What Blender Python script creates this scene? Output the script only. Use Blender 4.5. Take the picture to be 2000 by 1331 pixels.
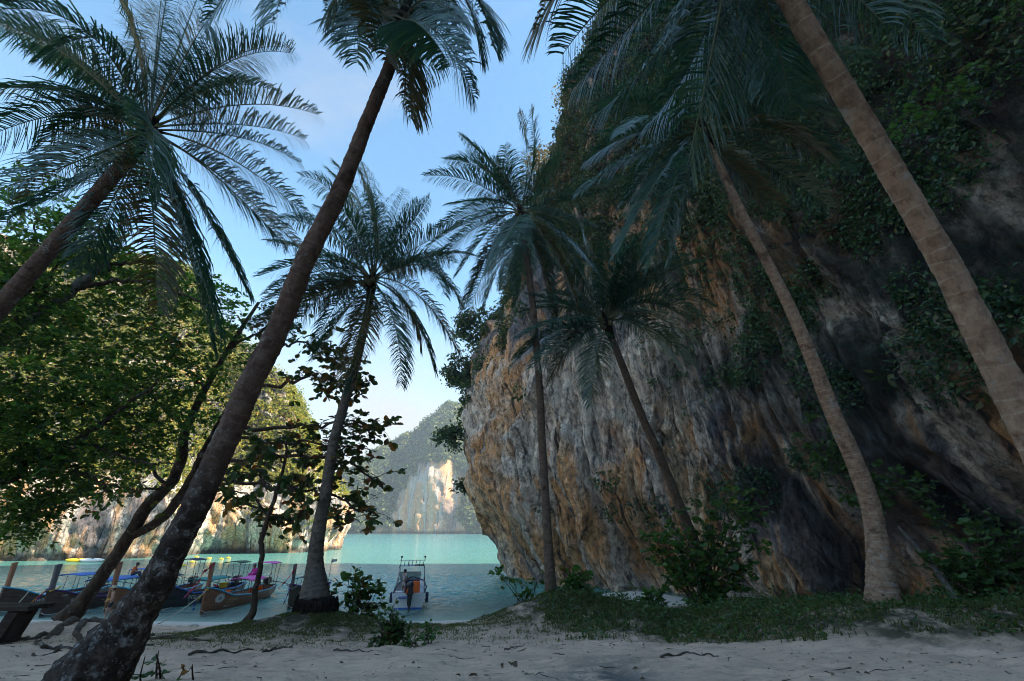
import bpy, math, random
import numpy as np
from mathutils import Vector, Matrix

random.seed(7)
rng = np.random.default_rng(7)
sc = bpy.context.scene
COL = sc.collection
for o in list(bpy.data.objects):
    bpy.data.objects.remove(o)

# ------------------------------------------------------------------ camera, sky, sun, exposure
EYE = 4.9
PITCH = math.radians(22.5)
FPX = 16.0 / 36.0 * 2000.0
cam = bpy.data.cameras.new('camera')
cam.lens = 16.0
cam.sensor_width = 36.0
cam.clip_start = 0.05
cam.clip_end = 6000
camo = bpy.data.objects.new('camera', cam)
COL.objects.link(camo)
camo.location = (0, 0, EYE)
camo.rotation_euler = (math.pi / 2 + PITCH, 0, 0)
sc.camera = camo

SUN_EL = math.radians(43)
SUN_XY = Vector((0.975, -0.22)).normalized()
sun_dir = Vector((SUN_XY.x * math.cos(SUN_EL), SUN_XY.y * math.cos(SUN_EL), math.sin(SUN_EL)))

world = bpy.data.worlds.new('World')
sc.world = world
world.use_nodes = True
wt = world.node_tree
wt.nodes.clear()
w_out = wt.nodes.new('ShaderNodeOutputWorld')
w_bg = wt.nodes.new('ShaderNodeBackground')
w_sky = wt.nodes.new('ShaderNodeTexSky')
w_sky.sky_type = 'NISHITA'
w_sky.sun_disc = False
w_sky.sun_elevation = SUN_EL
w_sky.sun_rotation = math.atan2(SUN_XY.x, SUN_XY.y)
w_sky.air_density = 1.0
w_sky.dust_density = 0.3
w_sky.ozone_density = 1.0
w_co = wt.nodes.new('ShaderNodeTexCoord')
w_sep = wt.nodes.new('ShaderNodeSeparateXYZ')
wt.links.new(w_co.outputs['Generated'], w_sep.inputs[0])
w_map = wt.nodes.new('ShaderNodeMapping')
w_map.inputs['Scale'].default_value = (1.0, 1.0, 2.2)
w_map.inputs['Rotation'].default_value = (0.2, 0.5, 0.3)
wt.links.new(w_co.outputs['Generated'], w_map.inputs[0])
w_noise = wt.nodes.new('ShaderNodeTexNoise')
w_noise.inputs['Scale'].default_value = 1.9
w_noise.inputs['Detail'].default_value = 7
w_noise.inputs['Roughness'].default_value = 0.58
w_noise.inputs['Distortion'].default_value = 0.4
wt.links.new(w_map.outputs[0], w_noise.inputs['Vector'])
w_rmp = wt.nodes.new('ShaderNodeValToRGB')
w_rmp.color_ramp.elements[0].position = 0.50
w_rmp.color_ramp.elements[1].position = 0.82
wt.links.new(w_noise.outputs[0], w_rmp.inputs[0])
w_hor = wt.nodes.new('ShaderNodeMapRange')       # thin cloud veil thickens towards the horizon
w_hor.inputs['From Min'].default_value = 0.46
w_hor.inputs['From Max'].default_value = 0.12
w_hor.inputs['To Min'].default_value = 0.0
w_hor.inputs['To Max'].default_value = 0.85
wt.links.new(w_sep.outputs[2], w_hor.inputs[0])
w_add = wt.nodes.new('ShaderNodeMath')
w_add.operation = 'MULTIPLY_ADD'
w_add.inputs[1].default_value = 0.5
wt.links.new(w_rmp.outputs[0], w_add.inputs[0])
wt.links.new(w_hor.outputs[0], w_add.inputs[2])
w_add.use_clamp = True
w_mix = wt.nodes.new('ShaderNodeMixRGB')
w_mix.inputs[2].default_value = (2.15, 2.02, 1.90, 1)
wt.links.new(w_add.outputs[0], w_mix.inputs[0])
w_tint = wt.nodes.new('ShaderNodeMixRGB')
w_tint.blend_type = 'MULTIPLY'
w_tint.inputs[0].default_value = 1.0
w_tint.inputs[2].default_value = (0.74, 0.94, 0.90, 1)
wt.links.new(w_sky.outputs[0], w_tint.inputs[1])
wt.links.new(w_tint.outputs[0], w_mix.inputs[1])
wt.links.new(w_mix.outputs[0], w_bg.inputs[0])
w_bg.inputs[1].default_value = 0.15
wt.links.new(w_bg.outputs[0], w_out.inputs[0])

sun = bpy.data.lights.new('sun', 'SUN')
sun.energy = 4.6
sun.angle = math.radians(0.5)
sun.color = (1.0, 0.87, 0.68)
suno = bpy.data.objects.new('sun', sun)
COL.objects.link(suno)
suno.rotation_euler = sun_dir.to_track_quat('Z', 'Y').to_euler()
suno.location = (60, 0, 80)

sc.view_settings.view_transform = 'Standard'
sc.view_settings.look = 'None'
sc.view_settings.gamma = 1
sc.view_settings.use_curve_mapping = False
sc.view_settings.exposure = 1.55
sc.render.engine = 'CYCLES'
sc.cycles.use_denoising = True
sc.cycles.denoising_prefilter = 'FAST'
sc.cycles.filter_width = 1.0
sc.cycles.max_bounces = 8
sc.cycles.diffuse_bounces = 4
sc.cycles.transparent_max_bounces = 16
sc.cycles.volume_bounces = 0
HAZE_DENSITY = 0.00045

# ------------------------------------------------------------------ helpers
cP, sP = math.cos(PITCH), math.sin(PITCH)


def ray(px, py):
    a = (px - 1000.0) / FPX
    b = (665.5 - py) / FPX
    return a, cP - b * sP, sP + b * cP


def at(px, py, Y):
    a, y, z = ray(px, py)
    t = Y / y
    return np.array([a * t, Y, EYE + z * t])


def mpp(px, py, Y):
    return (Y / ray(px, py)[1]) / FPX


_perm = np.random.default_rng(3).permutation(256)
_perm = np.concatenate([_perm, _perm, _perm])
_grad = np.random.default_rng(4).normal(size=(256, 3))
_grad /= np.linalg.norm(_grad, axis=1)[:, None]


def pn(x, y, z=0.0):
    x, y, z = np.broadcast_arrays(np.asarray(x, float), np.asarray(y, float), np.asarray(z, float))
    xi, yi, zi = np.floor(x).astype(int), np.floor(y).astype(int), np.floor(z).astype(int)
    xf, yf, zf = x - xi, y - yi, z - zi
    u, v, w = (f * f * f * (f * (f * 6 - 15) + 10) for f in (xf, yf, zf))
    xi, yi, zi = xi & 255, yi & 255, zi & 255

    def g(i, j, k):
        h = _perm[_perm[_perm[xi + i] + yi + j] + zi + k]
        gr = _grad[h]
        return gr[..., 0] * (xf - i) + gr[..., 1] * (yf - j) + gr[..., 2] * (zf - k)
    x00 = g(0, 0, 0) * (1 - u) + g(1, 0, 0) * u
    x10 = g(0, 1, 0) * (1 - u) + g(1, 1, 0) * u
    x01 = g(0, 0, 1) * (1 - u) + g(1, 0, 1) * u
    x11 = g(0, 1, 1) * (1 - u) + g(1, 1, 1) * u
    return ((x00 * (1 - v) + x10 * v) * (1 - w) + (x01 * (1 - v) + x11 * v) * w) * 1.6


def fbm(x, y, z=0.0, o=4, gain=0.5):
    s, a, f = 0.0, 1.0, 1.0
    for i in range(o):
        s = s + a * pn(x * f + 17.3 * i, y * f + 5.1 * i, np.asarray(z) * f + 3.7 * i)
        a *= gain
        f *= 2.03
    return s


def ridged(x, y, z=0.0, o=3):
    s, a, f = 0.0, 1.0, 1.0
    for i in range(o):
        s = s + a * (1 - 2 * np.abs(pn(x * f + 9.3 * i, y * f + 2.1 * i, np.asarray(z) * f)))
        a *= 0.5
        f *= 2.1
    return s


def sstep(x, a, b):
    t = np.clip((np.asarray(x, float) - a) / (b - a), 0, 1)
    return t * t * (3 - 2 * t)


def world_loc(o):
    v = np.zeros(3)
    while o is not None:
        v += np.array(o.location)
        o = o.parent
    return v


def np_mesh(name, V, faces, smooth=True, uv=None, attrs=None):
    V = np.asarray(V, np.float32).reshape(-1, 3)
    if isinstance(faces, np.ndarray):
        faces = [faces]
    faces = [np.asarray(f, np.int32) for f in faces if len(f)]
    m = bpy.data.meshes.new(name)
    m.vertices.add(len(V))
    m.vertices.foreach_set('co', V.ravel())
    loops = np.concatenate([f.ravel() for f in faces])
    counts = np.concatenate([np.full(len(f), f.shape[1], np.int32) for f in faces])
    starts = np.concatenate([[0], np.cumsum(counts)[:-1]]).astype(np.int32)
    m.loops.add(len(loops))
    m.loops.foreach_set('vertex_index', loops)
    m.polygons.add(len(counts))
    m.polygons.foreach_set('loop_start', starts)
    m.polygons.foreach_set('use_smooth', np.full(len(counts), smooth, bool))
    if uv is not None:
        l = m.uv_layers.new(name='UVMap')
        l.data.foreach_set('uv', np.asarray(uv, np.float32)[loops].ravel())
    for k, a in (attrs or {}).items():
        at_ = m.attributes.new(k, 'FLOAT', 'POINT')
        at_.data.foreach_set('value', np.asarray(a, np.float32).ravel())
    m.update()
    m.validate()
    return m


def obj(name, mesh, mat=None, parent=None):
    o = bpy.data.objects.new(name, mesh)
    COL.objects.link(o)
    if mat is not None and len(mesh.materials) == 0:
        mesh.materials.append(mat)
    if parent is not None:
        o.parent = parent
    return o


def mk(name, V, F, mat, parent=None, local=False, **kw):
    V = np.asarray(V, float).reshape(-1, 3)
    if parent is not None and not local:
        V = V - world_loc(parent)
    return obj(name, np_mesh(name, V, F, **kw), mat, parent)


def tag(o, label=None, cat=None, group=None, kind=None):
    if label:
        o['label'] = label
    if cat:
        o['category'] = cat
    if group:
        o['group'] = group
    if kind:
        o['kind'] = kind
    return o


def empty(name, loc, label=None, cat=None, group=None, rz=0):
    o = bpy.data.objects.new(name, None)
    COL.objects.link(o)
    o.location = tuple(float(c) for c in loc)
    o.rotation_euler = (0, 0, rz)
    o.empty_display_size = 0.2
    return tag(o, label, cat, group)


class MB:
    """collects shapes into one mesh"""

    def __init__(self):
        self.V, self.Q, self.T, self.UV, self.n = [], [], [], [], 0

    def add(self, V, Q=None, T=None, uv=None):
        V = np.asarray(V, float).reshape(-1, 3)
        self.V.append(V)
        self.UV.append(np.zeros((len(V), 2)) if uv is None else np.asarray(uv, float))
        if Q is not None and len(Q):
            self.Q.append(np.asarray(Q, int) + self.n)
        if T is not None and len(T):
            self.T.append(np.asarray(T, int) + self.n)
        self.n += len(V)
        return self

    def tube(self, pts, rad, seg=8, cap=True, closed=False):
        V, Q, T, uv = tube(pts, rad, seg, cap)
        return self.add(V, Q, T, uv)

    def box(self, c, s, rz=0.0, rx=0.0, ry=0.0, taper=1.0, bev=0.0):
        c = np.asarray(c, float)
        s = np.asarray(s, float) / 2
        pts = np.array([[x, y, z] for z in (-1, 1) for y in (-1, 1) for x in (-1, 1)], float)
        pts[4:, :2] *= taper
        pts *= s
        R = np.array(Matrix.Rotation(rz, 3, 'Z') @ Matrix.Rotation(ry, 3, 'Y') @ Matrix.Rotation(rx, 3, 'X'))
        pts = pts @ R.T + c
        Q = [(0, 2, 3, 1), (4, 5, 7, 6), (0, 1, 5, 4), (2, 6, 7, 3), (0, 4, 6, 2), (1, 3, 7, 5)]
        # split corners so that boxes shade flat under smooth normals
        VV, QQ = [], []
        for q in Q:
            QQ.append([len(VV) + i for i in range(4)])
            VV += [pts[i] for i in q]
        return self.add(VV, QQ)

    def ball(self, c, r, seg=12, rings=8, lump=0.0):
        c = np.asarray(c, float)
        r = np.broadcast_to(np.asarray(r, float), (3,))
        th = np.linspace(0, math.pi, rings + 1)
        ph = np.linspace(0, 2 * math.pi, seg, endpoint=False)
        V = np.array([[math.sin(t) * math.cos(p), math.sin(t) * math.sin(p), math.cos(t)] for t in th for p in ph])
        if lump:
            V = V * (1 + lump * fbm(V[:, 0] * 1.6 + c[0], V[:, 1] * 1.6 + c[1], V[:, 2] * 1.6, 3))[:, None]
        Q = [(i * seg + j, (i + 1) * seg + j, (i + 1) * seg + (j + 1) % seg, i * seg + (j + 1) % seg) for i in range(rings) for j in range(seg)]
        return self.add(V * r + c, Q)

    def build(self, name, mat, parent=None, local=False, smooth=True):
        F = []
        if self.Q:
            F.append(np.concatenate(self.Q))
        if self.T:
            F.append(np.concatenate(self.T))
        return mk(name, np.concatenate(self.V), F, mat, parent, local, smooth=smooth, uv=np.concatenate(self.UV))


def frames(P):
    P = np.asarray(P, float)
    T = np.gradient(P, axis=0)
    T /= np.linalg.norm(T, axis=1)[:, None] + 1e-9
    ref = np.array([0, 0, 1.0]) if abs(T[0][2]) < 0.9 else np.array([1.0, 0, 0])
    A = np.zeros_like(P)
    a = np.cross(T[0], ref)
    for i in range(len(P)):
        a = a - T[i] * a.dot(T[i])
        a /= np.linalg.norm(a) + 1e-9
        A[i] = a
    B = np.cross(T, A)
    return T, A, B


def tube(P, rad, seg=8, cap=True):
    P = np.asarray(P, float)
    n = len(P)
    rad = np.broadcast_to(np.asarray(rad, float), (n,))
    T, A, B = frames(P)
    ang = np.linspace(0, 2 * math.pi, seg, endpoint=False)
    V = P[:, None, :] + rad[:, None, None] * (np.cos(ang)[None, :, None] * A[:, None, :] + np.sin(ang)[None, :, None] * B[:, None, :])
    L = np.concatenate([[0], np.cumsum(np.linalg.norm(np.diff(P, axis=0), axis=1))])
    uv = np.stack([np.broadcast_to(ang / (2 * math.pi), (n, seg)), np.broadcast_to(L[:, None], (n, seg))], -1).reshape(-1, 2)
    V = V.reshape(-1, 3)
    i, j = np.meshgrid(np.arange(n - 1), np.arange(seg), indexing='ij')
    Q = np.stack([i * seg + j, i * seg + (j + 1) % seg, (i + 1) * seg + (j + 1) % seg, (i + 1) * seg + j], -1).reshape(-1, 4)
    Tt = []
    if cap:
        V = np.concatenate([V, P[:1], P[-1:]])
        uv = np.concatenate([uv, [[0, 0], [0, L[-1]]]])
        b, e = len(V) - 2, len(V) - 1
        for k in range(seg):
            Tt.append((b, (k + 1) % seg, k))
            Tt.append((e, (n - 1) * seg + k, (n - 1) * seg + (k + 1) % seg))
    return V, Q, Tt, uv


def catmull(pts, n):
    P = np.asarray(pts, float)
    P = np.vstack([2 * P[0] - P[1], P, 2 * P[-1] - P[-2]])
    m = len(P) - 3
    u = np.linspace(0, m - 1e-6, n)
    i = u.astype(int)
    t = (u - i)[:, None]
    p0, p1, p2, p3 = P[i], P[i + 1], P[i + 2], P[i + 3]
    return 0.5 * (2 * p1 + (p2 - p0) * t + (2 * p0 - 5 * p1 + 4 * p2 - p3) * t ** 2 + (3 * p1 - p0 - 3 * p2 + p3) * t ** 3)


def resample(P, n):
    P = np.asarray(P, float)
    L = np.concatenate([[0], np.cumsum(np.linalg.norm(np.diff(P[:, :3], axis=0), axis=1))])
    s = np.linspace(0, L[-1], n)
    return np.stack([np.interp(s, L, P[:, k]) for k in range(P.shape[1])], -1)


# leaf shapes: (x along, y across, z up)
RHOMB = (np.array([[0, 0, 0], [0.45, 0.3, 0.1], [1, 0, -0.06], [0.45, -0.3, 0.1]]), np.array([[0, 2, 1], [0, 3, 2]]))
OVAL = (np.array([[0, 0, 0], [0.3, 0.2, .05], [0.65, 0.34, .07], [0.9, 0.2, .0], [1, 0, -0.06], [0.9, -0.2, .0], [0.65, -0.34, .07], [0.3, -0.2, .05], [0.6, 0, -0.02]]),
        np.array([[0, 8, 1], [1, 8, 2], [2, 8, 3], [3, 8, 4], [4, 8, 5], [5, 8, 6], [6, 8, 7], [7, 8, 0]]))


def unit(v):
    return v / (np.linalg.norm(v, axis=-1, keepdims=True) + 1e-9)


def leaves_np(C, D, Nn, S, shape=RHOMB):
    """batch of leaves at C, pointing along D, faces towards Nn, size S"""
    D = unit(D)
    side = unit(np.cross(Nn, D))
    up = np.cross(D, side)
    tv, tf = shape
    V = C[:, None, :] + S[:, None, None] * (tv[None, :, 0:1] * D[:, None] + tv[None, :, 1:2] * side[:, None] + tv[None, :, 2:3] * up[:, None])
    F = tf[None] + (np.arange(len(C)) * len(tv))[:, None, None]
    return V.reshape(-1, 3), F.reshape(-1, 3)


def rnd_dirs(n, zs=1.0):
    d = rng.normal(size=(n, 3))
    d[:, 2] *= zs
    return unit(d)


# ------------------------------------------------------------------ materials
class NT:
    def __init__(self, name):
        self.m = bpy.data.materials.new(name)
        self.m.use_nodes = True
        self.t = self.m.node_tree
        self.b = self.t.nodes['Principled BSDF']
        self.o = self.t.nodes['Material Output']

    def n(self, typ, **kw):
        nd = self.t.nodes.new('ShaderNode' + typ)
        for k, v in kw.items():
            setattr(nd, k, v)
        return nd

    def put(self, sock, val):
        if isinstance(val, bpy.types.NodeSocket):
            self.t.links.new(val, sock)
        elif isinstance(val, (tuple, list)) and len(val) == 3 and sock.type == 'RGBA':
            sock.default_value = (*val, 1)
        else:
            sock.default_value = val

    def pos(self):
        return self.n('NewGeometry').outputs['Position']

    def objc(self):
        return self.n('TexCoord').outputs['Object']

    def uv(self):
        return self.n('TexCoord').outputs['UV']

    def map(self, vec, scale=(1, 1, 1), loc=(0, 0, 0), rot=(0, 0, 0)):
        nd = self.n('Mapping')
        self.put(nd.inputs[0], vec)
        nd.inputs['Scale'].default_value = scale
        nd.inputs['Location'].default_value = loc
        nd.inputs['Rotation'].default_value = rot
        return nd.outputs[0]

    def noise(self, vec, scale=1, detail=5, rough=0.55, dist=0.0):
        nd = self.n('TexNoise')
        self.put(nd.inputs['Vector'], vec)
        nd.inputs['Scale'].default_value = scale
        nd.inputs['Detail'].default_value = detail
        nd.inputs['Roughness'].default_value = rough
        nd.inputs['Distortion'].default_value = dist
        return nd.outputs[0]

    def voro(self, vec, scale=1, out='Distance', **kw):
        nd = self.n('TexVoronoi', **kw)
        self.put(nd.inputs['Vector'], vec)
        nd.inputs['Scale'].default_value = scale
        return nd.outputs[out]

    def ramp(self, fac, stops):
        nd = self.n('ValToRGB')
        e = nd.color_ramp.elements
        while len(e) < len(stops):
            e.new(0.5)
        for el, (p, c) in zip(e, stops):
            el.position = p
            el.color = (*c, 1) if isinstance(c, (tuple, list)) else (c, c, c, 1)
        self.put(nd.inputs[0], fac)
        return nd.outputs[0]

    def mix(self, fac, a, b, mode='MIX'):
        nd = self.n('MixRGB', blend_type=mode)
        self.put(nd.inputs[0], fac)
        self.put(nd.inputs[1], a)
        self.put(nd.inputs[2], b)
        return nd.outputs[0]

    def math(self, op, a, b=0.0, c=0.0, clamp=False):
        nd = self.n('Math', operation=op, use_clamp=clamp)
        self.put(nd.inputs[0], a)
        self.put(nd.inputs[1], b)
        self.put(nd.inputs[2], c)
        return nd.outputs[0]

    def attr(self, name):
        return self.n('Attribute', attribute_name=name).outputs['Fac']

    def island(self):
        return self.n('NewGeometry').outputs['Random Per Island']

    def bump(self, h, strength=0.5, dist=0.1, prev=None):
        nd = self.n('Bump')
        nd.inputs['Strength'].default_value = strength
        nd.inputs['Distance'].default_value = dist
        self.put(nd.inputs['Height'], h)
        if prev is not None:
            self.put(nd.inputs['Normal'], prev)
        return nd.outputs[0]

    def done(self, color, rough=0.8, normal=None, spec=0.3, metal=0.0):
        self.put(self.b.inputs['Base Color'], color)
        self.put(self.b.inputs['Roughness'], rough)
        self.put(self.b.inputs['Specular IOR Level'], spec)
        self.b.inputs['Metallic'].default_value = metal
        if normal is not None:
            self.put(self.b.inputs['Normal'], normal)
        return self.m

    def translucent(self, color, fac):
        tr = self.n('BsdfTranslucent')
        self.put(tr.inputs[0], color)
        mx = self.n('MixShader')
        mx.inputs[0].default_value = fac
        self.t.links.new(self.b.outputs[0], mx.inputs[1])
        self.t.links.new(tr.outputs[0], mx.inputs[2])
        self.t.links.new(mx.outputs[0], self.o.inputs[0])
        return self.m


def paint(name, col, rough=0.5, wear=0.25, spec=0.4, metal=0.0):
    t = NT(name)
    n = t.noise(t.objc(), 5, 6, 0.65)
    c = t.mix(t.ramp(n, [(0.4, 0.0), (0.75, wear)]), col, tuple(x * 0.45 + 0.03 for x in col))
    return t.done(c, rough, t.bump(n, 0.15, 0.02), spec, metal)


def leaf_mat(name, stops, rough=0.45, trans=0.3, tcol=None, spec=0.4, bright=1.6, coat=0.0):
    t = NT(name)
    c = t.ramp(t.island(), stops)
    t.done(c, rough, None, spec)
    t.b.inputs['Coat Weight'].default_value = coat
    t.b.inputs['Coat Roughness'].default_value = 0.22
    tc = t.mix(1.0, c, tcol or (bright, bright, bright * 0.7), 'MULTIPLY')
    return t.translucent(tc, trans)


M = {}


def rock_mat(name, dark_attr=True, pale=1.0, blue=(0.13, 0.15, 0.18), om=0.44):
    t = NT(name)
    uv = t.uv()
    pos = t.pos()
    warp = t.noise(t.map(uv, (0.12, 0.12, 1)), 1, 3)
    wv = t.n('VectorMath', operation='MULTIPLY_ADD')
    t.put(wv.inputs[0], t.n('TexNoise').outputs[1])
    nz = wv.inputs[0].links[0].from_node
    t.put(nz.inputs['Vector'], uv)
    nz.inputs['Scale'].default_value = 0.16
    nz.inputs['Detail'].default_value = 4
    wv.inputs[1].default_value = (1.3, 3, 0)
    t.put(wv.inputs[2], uv)
    wuv = wv.outputs[0]
    st1 = t.noise(t.map(wuv, (0.42, 0.045, 1)), 1, 5, 0.6)
    st2 = t.noise(t.map(wuv, (1.5, 0.10, 1), (5, 3, 0)), 1, 5, 0.6)
    st3 = t.noise(t.map(wuv, (0.22, 0.05, 1), (11, 7, 0)), 1, 4, 0.55)
    big = t.noise(t.map(uv, (0.07, 0.09, 1), (2, 1, 0)), 1, 4, 0.6)
    fine = t.noise(pos, 1.6, 8, 0.65)
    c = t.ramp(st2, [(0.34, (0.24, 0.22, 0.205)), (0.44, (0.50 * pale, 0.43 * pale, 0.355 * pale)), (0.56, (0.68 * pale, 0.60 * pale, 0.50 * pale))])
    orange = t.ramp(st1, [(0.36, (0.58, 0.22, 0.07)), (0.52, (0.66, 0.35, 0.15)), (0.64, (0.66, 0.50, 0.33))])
    c = t.mix(t.math('MULTIPLY', t.ramp(big, [(om, 0.0), (om + 0.1, 0.95)]), t.ramp(st1, [(0.43, 0.1), (0.50, 1.0)])), c, orange)
    c = t.mix(t.ramp(st3, [(0.55, 0.0), (0.60, 0.8)]), c, blue)
    c = t.mix(t.ramp(st2, [(0.35, 0.85), (0.40, 0.0)]), c, (0.02, 0.02, 0.022))
    fine2 = t.noise(t.map(pos, (1.6, 1.6, 0.55)), 1, 8, 0.68)
    c = t.mix(t.ramp(fine2, [(0.36, 0.8), (0.46, 0.0)]), c, (0.03, 0.028, 0.026))
    c = t.mix(t.ramp(fine, [(0.35, 0.5), (0.5, 0.0)]), c, (0.12, 0.10, 0.085))
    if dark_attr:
        d = t.attr('stain_shade')  # dark mask: painted shade on the right cliff, waterline staining on the others
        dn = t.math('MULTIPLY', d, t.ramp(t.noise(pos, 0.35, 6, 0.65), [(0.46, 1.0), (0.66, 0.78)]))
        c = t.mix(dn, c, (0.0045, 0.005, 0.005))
        mo = t.attr('moss_shade')  # green cover, toned near black to deepen the cliff's painted shade
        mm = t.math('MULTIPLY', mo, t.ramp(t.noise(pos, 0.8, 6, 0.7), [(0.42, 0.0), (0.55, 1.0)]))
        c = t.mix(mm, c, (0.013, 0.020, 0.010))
    wp = t.n('VectorMath', operation='MULTIPLY_ADD')
    nz2 = t.n('TexNoise')
    t.put(nz2.inputs['Vector'], pos)
    nz2.inputs['Scale'].default_value = 0.9
    nz2.inputs['Detail'].default_value = 5
    t.put(wp.inputs[0], nz2.outputs[1])
    wp.inputs[1].default_value = (1.5, 1.5, 0.8)
    t.put(wp.inputs[2], t.map(pos, (1, 1, 0.16), rot=(0.12, 0.16, 0)))
    vd = t.voro(wp.outputs[0], 0.9, 'Distance', feature='DISTANCE_TO_EDGE')
    crack = t.math('MAXIMUM', t.ramp(vd, [(0.0, 0.0), (0.06, 1.0)]), t.ramp(t.noise(pos, 0.7, 4, 0.6), [(0.45, 0.0), (0.60, 1.0)]))
    pit = t.ramp(t.noise(t.map(pos, (1, 1, 0.7)), 2.3, 6, 0.75), [(0.30, 0.0), (0.44, 1.0)])
    c = t.mix(t.math('MULTIPLY', t.math('SUBTRACT', 1.0, crack), 0.5), c, (0.03, 0.028, 0.026))
    c = t.mix(t.math('MULTIPLY', t.math('SUBTRACT', 1.0, pit), 0.6), c, (0.05, 0.045, 0.04))
    gr = t.noise(t.map(pos, (1, 1, 0.6), (3, 1, 2)), 2.6, 8, 0.78)
    c = t.mix(1.0, c, t.ramp(gr, [(0.32, 0.38), (0.46, 0.95), (0.62, 1.35)]), 'MULTIPLY')
    b = t.bump(crack, 0.8, 0.12)
    b = t.bump(pit, 0.8, 0.15, b)
    b = t.bump(t.noise(t.map(wuv, (2.6, 0.35, 1)), 1, 6, 0.65), 0.8, 0.35, b)
    b = t.bump(t.noise(pos, 3.2, 8, 0.75), 0.9, 0.2, b)
    return t.done(c, 0.85, b, 0.25)


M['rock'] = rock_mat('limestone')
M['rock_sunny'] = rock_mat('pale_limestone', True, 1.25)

M['rock_island'] = rock_mat('pink_limestone', True, 0.85, (0.27, 0.20, 0.18), 0.34)
t = NT('sand')
p = t.pos()
n1 = t.noise(p, 0.6, 6, 0.6)
n2 = t.noise(p, 9.0, 6, 0.7)
n3 = t.noise(t.map(p, (1.2, 3.5, 1)), 1.4, 6, 0.62)
c = t.ramp(n1, [(0.3, (0.61, 0.42, 0.30)), (0.7, (0.80, 0.56, 0.41))])
c = t.mix(t.ramp(n3, [(0.5, 0.0), (0.72, 0.55)]), c, (0.26, 0.20, 0.15))
c = t.mix(t.ramp(n2, [(0.58, 0.0), (0.70, 0.6)]), c, (0.15, 0.11, 0.08))
c = t.mix(t.ramp(t.noise(t.map(p, (7, 18, 1)), 1, 5, 0.7), [(0.60, 0.0), (0.66, 0.7)]), c, (0.09, 0.065, 0.045))
wet = t.attr('wet')
c = t.mix(t.math('MULTIPLY', wet, t.ramp(t.noise(p, 2.2, 7, 0.7), [(0.38, 0.1), (0.50, 1.0)])), c, (0.13, 0.125, 0.12))
c = t.mix(t.attr('damp'), c, (0.56, 0.50, 0.43))
veg = t.attr('veg')
vm = t.math('MULTIPLY', veg, t.ramp(t.noise(p, 2.5, 7, 0.7), [(0.35, 0.3), (0.55, 1.0)]), clamp=True)
c = t.mix(vm, c, (0.052, 0.046, 0.026))
b = t.bump(t.noise(p, 3.0, 8, 0.7), 0.5, 0.06)
b = t.bump(t.noise(p, 28.0, 4, 0.7), 0.5, 0.012, b)
M['sand'] = t.done(c, t.math('MULTIPLY_ADD', t.attr('damp'), -0.35, 0.9), b, 0.3)

t = NT('sea_water')
p = t.pos()
d = t.attr('depth')
cn = t.noise(t.map(p, (0.03, 0.07, 1)), 1, 5, 0.6)
c = t.ramp(t.math('MULTIPLY_ADD', cn, 0.35, t.math('MULTIPLY_ADD', d, 0.19, -0.17)), [(0.0, (0.30, 0.37, 0.33)), (0.16, (0.14, 0.34, 0.29)), (0.42, (0.10, 0.29, 0.25)), (0.75, (0.11, 0.32, 0.31)), (1.0, (0.09, 0.28, 0.30))])
w1 = t.noise(t.map(p, (0.9, 1.7, 1), rot=(0, 0, 0.2)), 1.0, 4, 0.6, 0.3)
w2 = t.noise(t.map(p, (3.0, 5.0, 1), rot=(0, 0, -0.3)), 1.2, 4, 0.6, 0.4)
b = t.bump(w1, 1.0, 0.26)
b = t.bump(w2, 1.0, 0.045, b)
t.done(c, 0.08, b, 0.5)
t.b.inputs['IOR'].default_value = 1.33
tr = t.n('BsdfTransparent')
tr.inputs[0].default_value = (0.78, 0.93, 0.90, 1)
mx = t.n('MixShader')
t.put(mx.inputs[0], t.ramp(d, [(0.0, 0.22), (0.25, 0.5), (1.0, 0.97)]))
t.t.links.new(tr.outputs[0], mx.inputs[1])
t.t.links.new(t.b.outputs[0], mx.inputs[2])
t.t.links.new(mx.outputs[0], t.o.inputs[0])
M['water'] = t.m

t = NT('foam')
M['foam'] = t.done((0.75, 0.78, 0.76), 0.6)


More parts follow.
